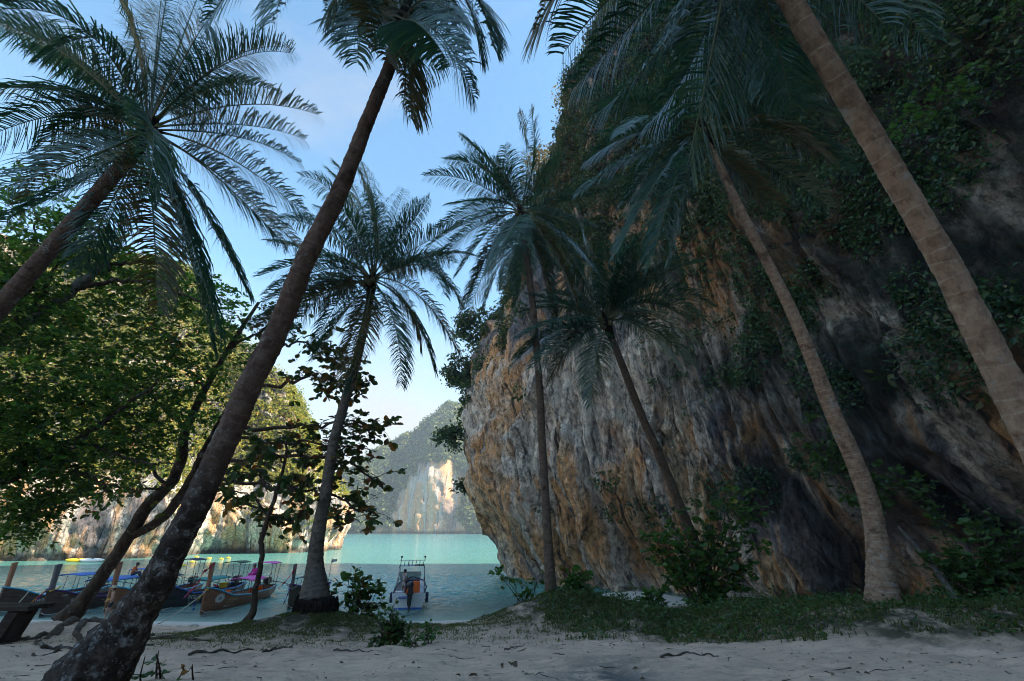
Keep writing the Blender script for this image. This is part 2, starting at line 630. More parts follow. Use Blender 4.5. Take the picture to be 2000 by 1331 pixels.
def palm_bark(name, c1, c2, ring, lichen=0.25, old_base=False):
    t = NT(name)
    uv = t.uv()
    p = t.objc()
    n = t.noise(p, 7, 7, 0.65)
    c = t.mix(t.ramp(n, [(0.35, 0.0), (0.65, 1.0)]), c1, c2)
    wv = t.n('TexWave', wave_type='BANDS', bands_direction='Y', wave_profile='SAW')
    t.put(wv.inputs['Vector'], uv)
    wv.inputs['Scale'].default_value = 0.314 / 0.13 * 1.0
    wv.inputs['Distortion'].default_value = 1.6
    wv.inputs['Detail'].default_value = 3
    wv.inputs['Detail Scale'].default_value = 1.5
    rm_ = t.math('MULTIPLY', t.ramp(wv.outputs[1], [(0.0, 0.55), (0.10, 0.0), (0.92, 0.0), (1.0, 0.55)]), t.ramp(t.noise(p, 4.0, 5, 0.7), [(0.38, 0.15), (0.62, 1.0)]))
    c = t.mix(rm_, c, ring)
    c = t.mix(t.ramp(t.noise(t.map(uv, (9, 7.7, 1)), 1, 5, 0.7), [(0.50, 0.0), (0.66, 0.6)]), c, tuple(x * 0.42 for x in c1))
    c = t.mix(t.ramp(t.noise(p, 3.1, 6, 0.7), [(0.58, 0.0), (0.66, lichen)]), c, (0.34, 0.34, 0.31))
    c = t.mix(t.ramp(t.noise(p, 2.3, 5, 0.7), [(0.56, 0.0), (0.66, 0.7)]), c, tuple(x * 0.3 for x in c1))
    if old_base:                       # old rough bark with lichen on the lowest metres of the stem
        sx = t.n('SeparateXYZ')
        t.put(sx.inputs[0], uv)
        low = t.ramp(t.math('MULTIPLY_ADD', t.noise(p, 1.2, 4), 2.2, t.math('MULTIPLY', sx.outputs[1], -0.75)), [(-0.0, 0.0), (0.02, 0.0), (0.3, 1.0)])
        low = t.math('MULTIPLY', t.math('SUBTRACT', 3.6, sx.outputs[1], clamp=True), 1.0)
        rb = t.noise(t.map(p, (1, 1, 0.8)), 8, 8, 0.72)
        oc = t.ramp(rb, [(0.34, (0.010, 0.008, 0.007)), (0.52, (0.05, 0.035, 0.027)), (0.62, (0.10, 0.078, 0.065))])
        oc = t.mix(t.ramp(t.noise(p, 8.0, 8, 0.78), [(0.53, 0.0), (0.62, 0.75)]), oc, (0.34, 0.325, 0.31))
        c = t.mix(low, c, oc)
        n = rb
    fib = t.noise(t.map(uv, (60, 6, 1)), 1, 4, 0.6)
    b = t.bump(fib, 0.5, 0.03)
    b = t.bump(n, 0.7, 0.05, b)
    return t.done(c, 0.9, b, 0.2)


M['palm_bark'] = palm_bark('palm_bark', (0.13, 0.085, 0.062), (0.20, 0.14, 0.105), (0.33, 0.28, 0.24))
M['palm_bark_pale'] = palm_bark('pale_palm_bark', (0.25, 0.155, 0.105), (0.42, 0.29, 0.205), (0.62, 0.53, 0.45), 0.8)
M['palm_bark_dark'] = palm_bark('dark_palm_bark', (0.10, 0.062, 0.048), (0.165, 0.11, 0.085), (0.25, 0.20, 0.17), 0.6)
M['palm_bark_lichen'] = palm_bark('lichen_palm_bark', (0.11, 0.066, 0.050), (0.18, 0.12, 0.092), (0.26, 0.20, 0.17), 0.6, True)
M['palm_bark_grey'] = palm_bark('grey_palm_bark', (0.12, 0.10, 0.085), (0.20, 0.17, 0.145), (0.30, 0.27, 0.24))
t = NT('root_fibre')
n = t.noise(t.map(t.objc(), (14, 14, 2.5)), 1, 6, 0.7)
M['root'] = t.done(t.ramp(n, [(0.35, (0.008, 0.006, 0.005)), (0.7, (0.05, 0.036, 0.028))]), 0.95, t.bump(n, 0.9, 0.08), 0.15)


def bark(name, a, b_, sp=(0.35, 0.35, 0.32), amt=0.4):
    t = NT(name)
    p = t.objc()
    n = t.noise(t.map(p, (5, 5, 1.6)), 1, 8, 0.68)
    c = t.ramp(n, [(0.32, a), (0.68, b_)])
    c = t.mix(t.ramp(t.noise(p, 3.4, 7, 0.72), [(0.56, 0.0), (0.63, amt)]), c, sp)
    return t.done(c, 0.92, t.bump(n, 0.8, 0.05), 0.2)


M['bark'] = bark('tree_bark', (0.03, 0.02, 0.014), (0.12, 0.085, 0.06))
M['bark_pale'] = bark('pale_bark', (0.10, 0.095, 0.085), (0.30, 0.28, 0.25))
M['bark_lichen'] = bark('lichen_bark', (0.016, 0.012, 0.010), (0.075, 0.056, 0.046), (0.38, 0.36, 0.35), 0.75)
M['twig'] = bark('dead_wood', (0.035, 0.028, 0.022), (0.13, 0.11, 0.09), amt=0.15)

M['frond'] = leaf_mat('palm_leaf', [(0.0, (0.016, 0.058, 0.040)), (0.55, (0.030, 0.095, 0.058)), (0.92, (0.055, 0.125, 0.050)), (1.0, (0.17, 0.15, 0.055))], 0.28, 0.28, spec=0.7, coat=0.22)
M['frond_old'] = leaf_mat('ageing_palm_leaf', [(0.0, (0.045, 0.06, 0.02)), (0.5, (0.10, 0.085, 0.03)), (1.0, (0.17, 0.11, 0.05))], 0.45, 0.2)
M['midrib'] = paint('palm_midrib', (0.10, 0.11, 0.045), 0.5)
M['coconut'] = paint('green_brown_husk', (0.10, 0.085, 0.04), 0.6)
M['fine_leaf'] = leaf_mat('fine_tree_leaf', [(0.0, (0.030, 0.090, 0.018)), (0.5, (0.068, 0.175, 0.028)), (0.85, (0.14, 0.25, 0.036)), (1.0, (0.28, 0.26, 0.045))], 0.45, 0.5)
M['almond'] = leaf_mat('broad_leaf', [(0.0, (0.030, 0.056, 0.018)), (0.55, (0.060, 0.095, 0.022)), (0.78, (0.13, 0.14, 0.03)), (0.88, (0.26, 0.15, 0.03)), (0.96, (0.24, 0.085, 0.025)), (1.0, (0.22, 0.045, 0.02))], 0.5, 0.4)
for nm, cc in (('almond_green', (0.055, 0.105, 0.025)), ('almond_olive', (0.11, 0.145, 0.03)), ('almond_orange', (0.30, 0.14, 0.03)), ('almond_red', (0.22, 0.06, 0.025)), ('almond_brown', (0.10, 0.06, 0.03))):
    t = NT(nm)
    t.done(t.mix(t.ramp(t.noise(t.objc(), 5, 4), [(0.4, 0.0), (0.7, 0.6)]), cc, tuple(x * 0.6 for x in cc)), 0.45, None, 0.4)
    M[nm] = t.translucent(tuple(min(1, x * 1.6) for x in cc), 0.38)
M['cliff_leaf'] = leaf_mat('cliff_scrub_leaf', [(0.0, (0.022, 0.044, 0.022)), (0.6, (0.046, 0.082, 0.030)), (0.9, (0.085, 0.11, 0.035)), (1.0, (0.15, 0.12, 0.045))], 0.45, 0.35)
M['creeper_leaf'] = leaf_mat('creeper_leaf', [(0.0, (0.020, 0.055, 0.028)), (0.6, (0.040, 0.095, 0.040)), (0.95, (0.075, 0.13, 0.04)), (1.0, (0.16, 0.14, 0.05))], 0.35, 0.3)
M['dry_leaf'] = leaf_mat('dry_season_leaf', [(0.0, (0.06, 0.065, 0.022)), (0.5, (0.13, 0.10, 0.035)), (1.0, (0.22, 0.14, 0.05))], 0.55, 0.35)
M['sun_leaf'] = leaf_mat('headland_leaf', [(0.0, (0.07, 0.11, 0.018)), (0.5, (0.20, 0.22, 0.028)), (0.85, (0.34, 0.29, 0.035)), (1.0, (0.38, 0.25, 0.05))], 0.6, 0.4)
M['island_leaf'] = leaf_mat('island_leaf', [(0.0, (0.045, 0.08, 0.025)), (0.6, (0.12, 0.16, 0.04)), (1.0, (0.26, 0.24, 0.07))], 0.7, 0.3)
M['bush_leaf'] = leaf_mat('bush_leaf', [(0.0, (0.035, 0.085, 0.022)), (0.6, (0.065, 0.15, 0.03)), (0.92, (0.12, 0.21, 0.04)), (1.0, (0.32, 0.22, 0.03))], 0.42, 0.35)
M['shrub_leaf'] = leaf_mat('dark_shrub_leaf', [(0.0, (0.030, 0.068, 0.022)), (1.0, (0.08, 0.15, 0.036))], 0.42, 0.3)
M['grass'] = leaf_mat('grass_blade', [(0.0, (0.045, 0.075, 0.020)), (0.6, (0.085, 0.115, 0.028)), (1.0, (0.19, 0.16, 0.06))], 0.6, 0.3)
M['litter'] = leaf_mat('dead_leaf', [(0.0, (0.04, 0.025, 0.016)), (0.6, (0.11, 0.07, 0.04)), (1.0, (0.25, 0.19, 0.12))], 0.7, 0.1)

t = NT('oiled_plank')
pm = t.objc()
n = t.noise(t.map(pm, (6, 1.2, 18)), 1, 6, 0.6)
M['hull_brown'] = t.done(t.ramp(n, [(0.3, (0.19, 0.070, 0.032)), (0.7, (0.36, 0.145, 0.065))]), 0.42, t.bump(n, 0.3, 0.01), 0.5)
t = NT('dark_plank')
n = t.noise(t.map(t.objc(), (6, 1.2, 18)), 1, 6, 0.6)
M['hull_dark'] = t.done(t.ramp(n, [(0.3, (0.036, 0.020, 0.015)), (0.7, (0.105, 0.055, 0.038))]), 0.42, t.bump(n, 0.3, 0.01), 0.5)
t = NT('black_plank')
n = t.noise(t.map(t.objc(), (6, 1.2, 18)), 1, 6, 0.6)
M['hull_black'] = t.done(t.ramp(n, [(0.3, (0.010, 0.010, 0.012)), (0.7, (0.028, 0.027, 0.03))]), 0.4, t.bump(n, 0.3, 0.01), 0.5)
t = NT('weathered_wood')
n = t.noise(t.map(t.objc(), (2, 16, 16)), 1, 6, 0.65)
M['old_wood'] = t.done(t.ramp(n, [(0.3, (0.025, 0.018, 0.014)), (0.7, (0.085, 0.065, 0.05))]), 0.85, t.bump(n, 0.6, 0.02), 0.2)
M['post_grey'] = paint('grey_post_wood', (0.10, 0.095, 0.10), 0.7)
M['deck'] = paint('deck_wood', (0.36, 0.25, 0.16), 0.6)
M['white'] = paint('white_paint', (0.72, 0.72, 0.72), 0.4)
M['cyan'] = paint('cyan_paint', (0.04, 0.36, 0.55), 0.4)
M['blue'] = paint('blue_paint', (0.03, 0.14, 0.50), 0.5)
M['teal'] = paint('teal_canvas', (0.03, 0.22, 0.20), 0.7)
M['navy'] = paint('navy_canvas', (0.02, 0.03, 0.07), 0.7)
M['pink'] = paint('pink_canvas', (0.75, 0.13, 0.46), 0.7)
M['dk_green'] = paint('dark_green_canvas', (0.02, 0.05, 0.035), 0.7)
M['red'] = paint('red_cloth', (0.60, 0.04, 0.07), 0.8)
M['yellow'] = paint('yellow_cloth', (0.70, 0.48, 0.03), 0.8)
M['orange'] = paint('orange_cloth', (0.75, 0.14, 0.02), 0.8)
M['magenta'] = paint('magenta_cloth', (0.55, 0.02, 0.28), 0.8)
M['purple'] = paint('purple_cloth', (0.10, 0.03, 0.18), 0.8)
M['mint'] = paint('mint_cloth', (0.30, 0.52, 0.38), 0.8)
M['grey_cloth'] = paint('grey_cloth', (0.36, 0.37, 0.39), 0.8)
M['black_cloth'] = paint('black_cloth', (0.018, 0.02, 0.03), 0.8)
M['straw'] = paint('straw_hat', (0.45, 0.36, 0.24), 0.8)
M['hair'] = paint('black_hair', (0.012, 0.010, 0.010), 0.5)
M['skin'] = paint('skin', (0.42, 0.22, 0.15), 0.5, 0.1)
M['skin_tan'] = paint('tanned_skin', (0.26, 0.13, 0.08), 0.5, 0.1)
M['metal'] = paint('dark_metal', (0.05, 0.05, 0.055), 0.4, metal=0.7)
M['chrome'] = paint('steel_tube', (0.45, 0.46, 0.48), 0.3, metal=0.9)
M['rope'] = paint('rope_fibre', (0.42, 0.36, 0.27), 0.9)
M['letter_white'] = paint('white_lettering', (0.70, 0.68, 0.66), 0.6)
M['letter_gold'] = paint('gold_lettering', (0.60, 0.40, 0.16), 0.6)
M['buoy'] = paint('yellow_buoy', (0.75, 0.50, 0.05), 0.5)
t = NT('tinted_glass')
t.done((0.05, 0.07, 0.08), 0.05, None, 0.6)
t.b.inputs['Alpha'].default_value = 0.55
M['glass'] = t.m
M['stone'] = rock_mat('beach_stone', False)

# ------------------------------------------------------------------ ground
MOUNDS = [(-6.0, 15.9, 0.72, 2.1, 1.25), (1.4, 16.9, 0.78, 1.8, 1.7), (3.4, 16.2, 0.40, 2.6, 1.6), (-4.7, 6.0, 0.16, 1.2, 1.0)]
BY = [-80, 0, 5.9, 10, 14, 20, 26, 31, 40, 60, 110, 300, 1400]
BZ = [4.2, 3.5, 3.22, 2.75, 2.25, 1.4, 0.62, 0.0, -0.7, -1.7, -3.6, -5, -6]


def ground(x, y):
    x = np.asarray(x, float)
    y = np.asarray(y, float)
    ye = y - 0.10 * np.clip(x, -6, 9) - 0.5 * np.sin(x * 0.13)
    h = np.interp(ye, BY, BZ)
    h = (h + np.interp(ye - 1.0, BY, BZ) + np.interp(ye + 1.0, BY, BZ)) / 3
    for mx_, my_, mh, sx, sy in MOUNDS:
        h = h + mh * np.exp(-((x - mx_) / sx) ** 2 / 2 - ((y - my_) / sy) ** 2 / 2) * (1 if mh < .3 else 1)
    bank = sstep(x, 4.0, 8.5) * sstep(y, 12.4 - 0.5 * np.minimum(x, 12), 15.6 - 0.46 * np.minimum(x, 12)) * (1 - sstep(y, 24, 30))
    h = h + 0.62 * bank
    h = h + 1.15 * np.exp(-((x - 8.5) / 5.5) ** 2 - ((y - 36.5) / 5.5) ** 2)
    h = h + 0.38 * np.exp(-((x + 16) / 5.0) ** 2 - ((y - 19) / 3.2) ** 2)
    h = h + 0.35 * sstep(-x, 8, 16) * (1 - sstep(y, 8, 16))
    return h


def ground_fine(x, y):
    f = np.clip(1 - (y - 22) / 8, 0, 1)
    return ground(x, y) + f * (0.07 * fbm(x * 0.7, y * 0.9, 0.3, 4) + 0.030 * fbm(x * 3.1, y * 3.7, 1.7, 3) - 0.07 * np.clip(pn(x * 1.9, y * 2.3, 5.5) - 0.30, 0, 1) + 0.02 * np.abs(pn(x * 5.1, y * 6.3, 2.5)))


def axis(parts):
    out = []
    for a, b_, n in parts:
        out.append(np.linspace(a, b_, n, endpoint=False))
    return np.concatenate(out + [[parts[-1][1]]])


def grid_faces(nx, ny):
    i, j = np.meshgrid(np.arange(ny - 1), np.arange(nx - 1), indexing='ij')
    return np.stack([i * nx + j, i * nx + j + 1, (i + 1) * nx + j + 1, (i + 1) * nx + j], -1).reshape(-1, 4)


xs = axis([(-1400, -200, 12), (-200, -40, 40), (-40, -22, 60), (-22, 22, 420), (22, 40, 40), (40, 200, 20), (200, 1400, 12)])
ys = axis([(-80, 2, 30), (2, 20, 320), (20, 34, 100), (34, 120, 60), (120, 1400, 30)])
X, Y = np.meshgrid(xs, ys)
Z = ground_fine(X, Y)
vegm = np.zeros_like(X)
for mx_, my_, mh, sx, sy in MOUNDS[:3]:
    vegm = np.maximum(vegm, np.exp(-((X - mx_) / (sx * 1.25)) ** 2 / 2 - ((Y - my_ + 0.3) / (sy * 1.15)) ** 2 / 2) * 1.25)
bank = sstep(X + 1.2 * fbm(X * 0.5, Y * 0.5), 0.2, 3.0) * sstep(Y + 0.9 * fbm(X * 0.6, Y * 0.6, 3), 12.6 - 0.5 * np.minimum(X, 11), 14.6 - 0.5 * np.minimum(X, 11)) * (1 - sstep(Y + X * 0.55, 27, 31))
vegm = np.maximum(vegm, bank)
wet = np.exp(-((X - 1.25 - 0.12 * (Y - 7)) / 0.85) ** 2 - ((Y - 7.0) / 2.2) ** 2) + 0.6 * np.exp(-((X + 0.4) / 0.8) ** 2 - ((Y - 6.4) / 0.6) ** 2)
damp = np.clip(sstep(Y - 0.10 * np.clip(X, -6, 9) - 0.5 * np.sin(X * 0.13), 27.0, 29.5), 0, 1)
beach = mk('beach', np.stack([X, Y, Z], -1), grid_faces(len(xs), len(ys)), M['sand'],
           attrs={'veg': vegm, 'wet': wet, 'damp': damp})
tag(beach, 'pale sand beach sloping down to the sea', None, kind='structure')

xs = axis([(-1380, -120, 30), (-120, -45, 80), (-45, 12, 340), (12, 60, 40), (60, 1380, 30)])
ys = axis([(26, 60, 300), (60, 200, 140), (200, 1380, 60)])
X, Y = np.meshgrid(xs, ys)
dep = np.clip(-ground(X, Y), -0.3, 8)
wz = (0.085 * fbm(X * 0.7, Y * 1.4, 0, 3) + 0.045 * fbm(X * 1.9, Y * 3.2, 4, 2)) * np.clip(dep * 1.2 + 0.10, 0, 1) * (1 - 0.9 * sstep(Y, 45, 75)) * (np.abs(X) < 60)
sea = mk('sea', np.stack([X, Y, wz], -1), grid_faces(len(xs), len(ys)), M['water'], attrs={'depth': np.clip(dep, 0, 8)})
tag(sea, 'turquoise sea water of the bay', None, kind='structure')


# ------------------------------------------------------------------ cliffs
def cliff_surface(path, nU, nV, zb, hfun, prof, center, disp, plateau, vsplit=0.8, keep=3.0, focus=None):
    P = catmull(path, 600)
    P = resample(P, 3000)
    if focus:
        Lq = np.concatenate([[0], np.cumsum(np.linalg.norm(np.diff(P, axis=0), axis=1))])
        dens = np.where((Lq > focus[0]) & (Lq < focus[1]), 6.0, 1.0)
        cd = np.cumsum(dens)
        P = P[np.searchsorted(cd, np.linspace(cd[0], cd[-1], nU))]
    else:
        P = resample(P, nU)
    L = np.concatenate([[0], np.cumsum(np.linalg.norm(np.diff(P, axis=0), axis=1))])
    T = np.gradient(P, axis=0) / np.gradient(L)[:, None]
    k = 15 if not focus else 45
    N = np.stack([T[:, 1], -T[:, 0]], -1)
    N = unit(N)
    Np = np.pad(N, ((k, k), (0, 0)), mode='edge')
    N = unit(np.stack([np.convolve(Np[:, c_], np.ones(2 * k + 1) / (2 * k + 1), 'valid') for c_ in (0, 1)], -1))
    S = L[:, None] + np.zeros((1, nV))
    v = np.linspace(0, 1, nV)[None, :] + np.zeros((nU, 1))
    h = hfun(L)[:, None]
    zw = np.minimum(v / vsplit, 1.0)
    Zg = zb + (h - zb) * zw ** 1.25
    over = np.clip((v - vsplit) / (1 - vsplit), 0, 1)
    off = prof(S, Zg, L[-1]) - plateau * over
    d = disp(S, Zg)
    o1 = np.maximum(off, -keep) + d
    o2 = np.minimum(off + keep, 0)
    C = np.asarray(center, float)
    Dc = C[None] - P
    dist = np.linalg.norm(Dc, axis=1)[:, None]
    Dc = Dc / dist
    o2 = -np.minimum(-o2, dist * 0.92)
    XY = P[:, None, :] + N[:, None, :] * o1[..., None] - Dc[:, None, :] * o2[..., None]
    Zo = Zg + over * plateau * 0.15 + 0.35 * d * sstep(Zg, 3, 10)
    V = np.concatenate([XY, Zo[..., None]], -1)
    uv = np.stack([S, Zg + over * plateau], -1)
    F = grid_faces(nV, nU)[:, ::-1]
    tu = np.gradient(V, axis=0)
    tv = np.gradient(V, axis=1)
    nr = unit(np.cross(tu, tv))
    return V, F, uv, S, Zg, nr, L


PATH_R = [(75, 72), (45, 70), (22, 68.5), (7, 68), (-0.8, 65), (-3.3, 59), (-1.5, 51), (3.0, 44.5), (8, 40), (14, 35.0), (19, 29), (22, 21), (22.5, 12), (22, 2), (23, -12), (27, -40)]
_pp = resample(catmull(PATH_R, 600), 900)
_ll = np.concatenate([[0], np.cumsum(np.linalg.norm(np.diff(_pp, axis=0), axis=1))])
S_NOSE = _ll[np.argmin(np.linalg.norm(_pp - np.array([-3.3, 60]), axis=1))]
S_MID = _ll[np.argmin(np.linalg.norm(_pp - np.array([8, 40]), axis=1))]
S_RIGHT = _ll[np.argmin(np.linalg.norm(_pp - np.array([21, 24]), axis=1))]
S_END = _ll[-1]


def prof_r(S, Z, Lm):
    nose = np.exp(-((S - S_NOSE) / 16.0) ** 2)
    right = sstep(S, S_MID + 4, S_RIGHT)
    notch = -4.2 * np.clip(1 - Z / 10.0, 0, 1) ** 1.35 * (1 - 0.45 * right)
    belly = 1.8 * np.exp(-((Z - 20) / 11.0) ** 2) * nose
    over = 0.16 * np.clip(Z, 0, 22) * right
    rec = -0.37 * np.clip(Z - 27, 0, None) * nose - (0.10 + 0.14 * (1 - right)) * np.clip(Z - 30, 0, None) * (1 - nose)
    return notch + belly + over + rec


def bulge(x, y, z):
    """rounded ribs with sharp creases between them, like flowstone curtains"""
    return np.sqrt(np.abs(pn(x, y, z)) + 0.004)


def disp_r(S, Z):
    w = 1.0 * fbm(S / 9, Z / 13, 1.0, 3)
    w2 = 0.45 * fbm(S / 3.5, Z / 6, 4.0, 3)
    right = sstep(S, S_MID + 6, S_RIGHT + 4)
    tilt = 0.34 * Z * sstep(S, S_MID - 4, S_RIGHT) + 0.22 * Z * np.exp(-((S - S_NOSE) / 9) ** 2)
    u = S + tilt + w
    a = 1.9 * fbm(S / 15, Z / 22, 0.5, 3) + 1.0 * fbm(S / 6, Z / 8, 0.9, 2)
    ribs = 2.2 * bulge(u / 3.4, Z / 24, 2.0) + 1.35 * bulge((u + w2) / 1.45, Z / 11, 5.0) + 0.65 * bulge((u + w2) / 0.62, Z / 5, 6.0)
    # curtains that swell downwards and break off in a ledge
    per = 7.5 + 1.5 * pn(S / 5.0, 0.3, 9.0)
    ph = (Z + 5.0 * pn(u / 2.6, 0.2, 11.0) + 3.0 * pn(u / 1.1, 0.7, 13.0)) / per
    saw = 1 - (ph % 1.0)
    hang = 1.2 * saw ** 1.8 * np.clip(0.25 + 1.6 * fbm(S / 7, Z / 9, 14.0, 2), 0, 1)
    rough = 0.30 * fbm(S / 1.3, Z / 1.5, 7.0, 4) - 0.30 * np.clip(fbm(S / 1.1, Z / 1.6, 17.0, 3) - 0.25, 0, 1)
    blocks = 1.3 * np.abs(fbm(S / 4.5 + Z / 16, Z / 5.5, 8.0, 4)) * right
    out = a + ribs * (1 - 0.45 * right) + hang + rough + blocks - 2.1
    for (s0, z0, rs, rz_, dp) in ((S_MID + 2.5, 2.2, 4.0, 3.0, 2.4), (S_MID - 7, 13, 1.6, 3.5, 1.5), (S_RIGHT - 4, 3.5, 3.0, 3.6, 3.0), (S_RIGHT + 3, 5.5, 2.2, 2.2, 2.2), (S_MID + 3, 16, 1.4, 2.6, 1.6), (S_MID + 9, 10, 1.2, 3.0, 1.6), (S_RIGHT - 8, 9.5, 1.6, 2.2, 1.8), (S_NOSE + 9, 17, 1.2, 2.2, 1.4)):
        out = out - dp * np.exp(-((S - s0) / rs) ** 2 - ((Z - z0) / rz_) ** 2)
    return out


V, F, uv, S, Zg, nr, L = cliff_surface(PATH_R, 1050, 540, -1.5,
                                       lambda s: np.interp(s, [0, S_NOSE - 24, S_NOSE - 9, S_NOSE, S_MID, S_RIGHT, S_END], [44, 50, 74, 84, 82, 70, 62]),
                                       prof_r, (60, 30), disp_r, 26.0, focus=(S_NOSE - 14, S_RIGHT + 34))
stain_shade = 1.0 * sstep(S + 7 * fbm(S / 12, Zg / 12, 9), S_MID + 3, S_RIGHT - 2) + 0.25 * sstep(Zg, 24, 42)  # shade of the right-hand cliff put into the rock colour, with black staining
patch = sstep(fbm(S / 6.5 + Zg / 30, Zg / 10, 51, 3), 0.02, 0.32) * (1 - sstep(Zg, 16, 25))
stain_shade = stain_shade * (1 - 0.72 * patch)
stain_shade = np.clip(stain_shade * (0.88 + 0.45 * fbm(S / 5, Zg / 7, 3, 3)), 0, 0.97)
moss_shade = np.clip(sstep(Zg + 8 * fbm(S / 10, Zg / 10, 5), 26, 40) + 0.8 * sstep(S, S_MID + 6, S_RIGHT + 4) * sstep(Zg + 5 * fbm(S / 6, Zg / 6, 6), 6, 14), 0, 1)  # growth high up; the right-hand part adds to the painted shade
cliff = mk('cliff', V, F, M['rock'], uv=uv.reshape(-1, 2), attrs={'stain_shade': stain_shade, 'moss_shade': moss_shade})
tag(cliff, 'tall overhanging limestone cliff streaked orange and grey', None, kind='structure')
CR = (V, S, Zg, nr)


def scrub(name, surf, prob, n_anchor, per, rad, leaf, mat, label, lift=0.4, kind='stuff', shape=RHOMB, jitter=0.45):
    V, S, Zg, nr = surf
    pr = (prob / prob.sum()).ravel()
    idx = rng.choice(len(pr), n_anchor, p=pr)
    c0 = V.reshape(-1, 3)[idx]
    n0 = nr.reshape(-1, 3)[idx].copy()
    R = rad * rng.uniform(0.5, 1.35, n_anchor)
    c0 = c0 + n0 * (R * lift)[:, None] + np.array([0, 0, 1]) * (R * 0.25)[:, None]
    k = np.repeat(np.arange(n_anchor), per)
    d = rnd_dirs(len(k))
    rr = rng.uniform(0.35, 1.0, len(k)) ** 0.6
    C = c0[k] + d * (R[k] * rr)[:, None] * np.array([1, 1, 0.75])
    Nn = unit(d + np.array([0, 0, 0.7]) + jitter * rnd_dirs(len(k)))
    D = unit(np.cross(Nn, rnd_dirs(len(k))) + 0.25 * d)
    Sz = leaf * rng.uniform(0.6, 1.4, len(k))
    Vv, Ff = leaves_np(C, D, Nn, Sz, shape)
    o = mk(name, Vv, Ff, mat, smooth=False)
    return tag(o, label, None, None, kind)


area = np.linalg.norm(np.cross(np.gradient(V, axis=0), np.gradient(V, axis=1)), axis=-1) + 1e-6
area = area * np.where(np.arange(V.shape[1])[None, :] > 0.85 * V.shape[1], 0.12, 1.0)
fr = (S > S_NOSE - 18) & (S < S_END - 30)
leftedge = np.exp(-((S - (S_NOSE - 1)) / 6.5) ** 2) * (Zg > 14) * (fbm(S / 5, Zg / 6, 2.2, 2) + 0.45 * sstep(Zg, 18, 34) > 0.12)
upper = sstep(Zg + 9 * fbm(S / 9, Zg / 9, 5), 26, 36) * (S < S_RIGHT + 4)
pocket = (fbm(S / 4.5, Zg / 4.5, 12.0, 3) > 0.42) * (Zg > 5) * (S > S_MID - 14) * 0.6
rightv = sstep(S, S_MID + 2, S_RIGHT) * (fbm(S / 5, Zg / 5, 15.0, 3) > 0.12 - 0.30 * sstep(Zg, 12, 20)) * (Zg > 5.0)
scrub('cliff_scrub', CR, area * fr * np.clip(leftedge * 1.2 + upper + pocket * 0.25, 0, 1.5), 8200, 36, 1.15, 0.42, M['cliff_leaf'], 'green scrub growing over ledges of the cliff')
scrub('cliff_creepers', CR, area * fr * rightv, 9500, 32, 0.75, 0.25, M['creeper_leaf'], 'dark creepers hanging on the shaded cliff', jitter=0.9)
topdry = sstep(Zg, 36, 50) * np.exp(-((S - (S_NOSE + 2)) / 14.0) ** 2)
scrub('dry_scrub', CR, area * topdry, 650, 46, 1.3, 0.42, M['dry_leaf'], 'brown dry scrub along the upper rim of the cliff')

# unseen hill added behind the camera to cut the frontal light
PATH_B = [(48, -22), (26, -25), (8, -28), (-10, -31), (-32, -32), (-62, -24)]
V, F, uv, S, Zg, nr, L = cliff_surface(PATH_B, 160, 80, 2.0, lambda q: np.interp(q, [0, 30, 60, 120], [44, 28, 16, 12]),
                                       lambda S_, Z_, L_: -0.35 * np.clip(Z_ - 8, 0, None), (-5, -140),
                                       lambda S_, Z_: 2.0 * fbm(S_ / 9, Z_ / 9, 61, 3) + 0.8 * fbm(S_ / 2.5, Z_ / 2.5, 62, 3), 30.0)
hill = mk('blocker_hillside', V, F, M['rock'], uv=uv.reshape(-1, 2), attrs={'stain_shade': np.full(S.shape, 0.7), 'moss_shade': np.ones(S.shape)})
tag(hill, 'unseen hill added behind the camera to block frontal light', None, kind='structure')

# left headland
PATH_L = [(-190, 60), (-140, 70), (-105, 77), (-84, 83.5), (-70, 92), (-66.5, 104), (-60, 108), (-52, 109), (-47, 113), (-46, 122), (-52, 145), (-75, 175)]
_pp = resample(catmull(PATH_L, 600), 600)
_ll = np.concatenate([[0], np.cumsum(np.linalg.norm(np.diff(_pp, axis=0), axis=1))])
SL_TIP = _ll[np.argmin(np.linalg.norm(_pp - np.array([-47, 113]), axis=1))]
SL_BELLY = _ll[np.argmin(np.linalg.norm(_pp - np.array([-58, 108.5]), axis=1))]


def prof_l(S, Z, Lm):
    notch = -3.2 * np.clip(1 - Z / 4.5, 0, 1) ** 1.2 * (0.12 + 1.2 * np.exp(-((S - SL_BELLY) / 10) ** 2))
    wall = 12 + 3 * fbm(S / 14, 0.3, 1, 2)
    rec = -0.72 * np.clip(Z - wall, 0, None)
    return notch + rec + 1.8 * np.exp(-((Z - 8) / 5) ** 2)


def disp_l(S, Z):
    w = 2.5 * fbm(S / 9, Z / 9, 21.0, 3)
    return 1.7 * fbm(S / 10, Z / 10, 20.5, 3) + 0.9 * ridged((S + 0.5 * Z + w) / 4.5, Z / 14, 22.0, 2) + 0.45 * ridged((S + 0.5 * Z + w) / 1.8, Z / 6, 23.0, 2) + 0.4 * fbm(S / 1.8, Z / 1.8, 24.0, 3)


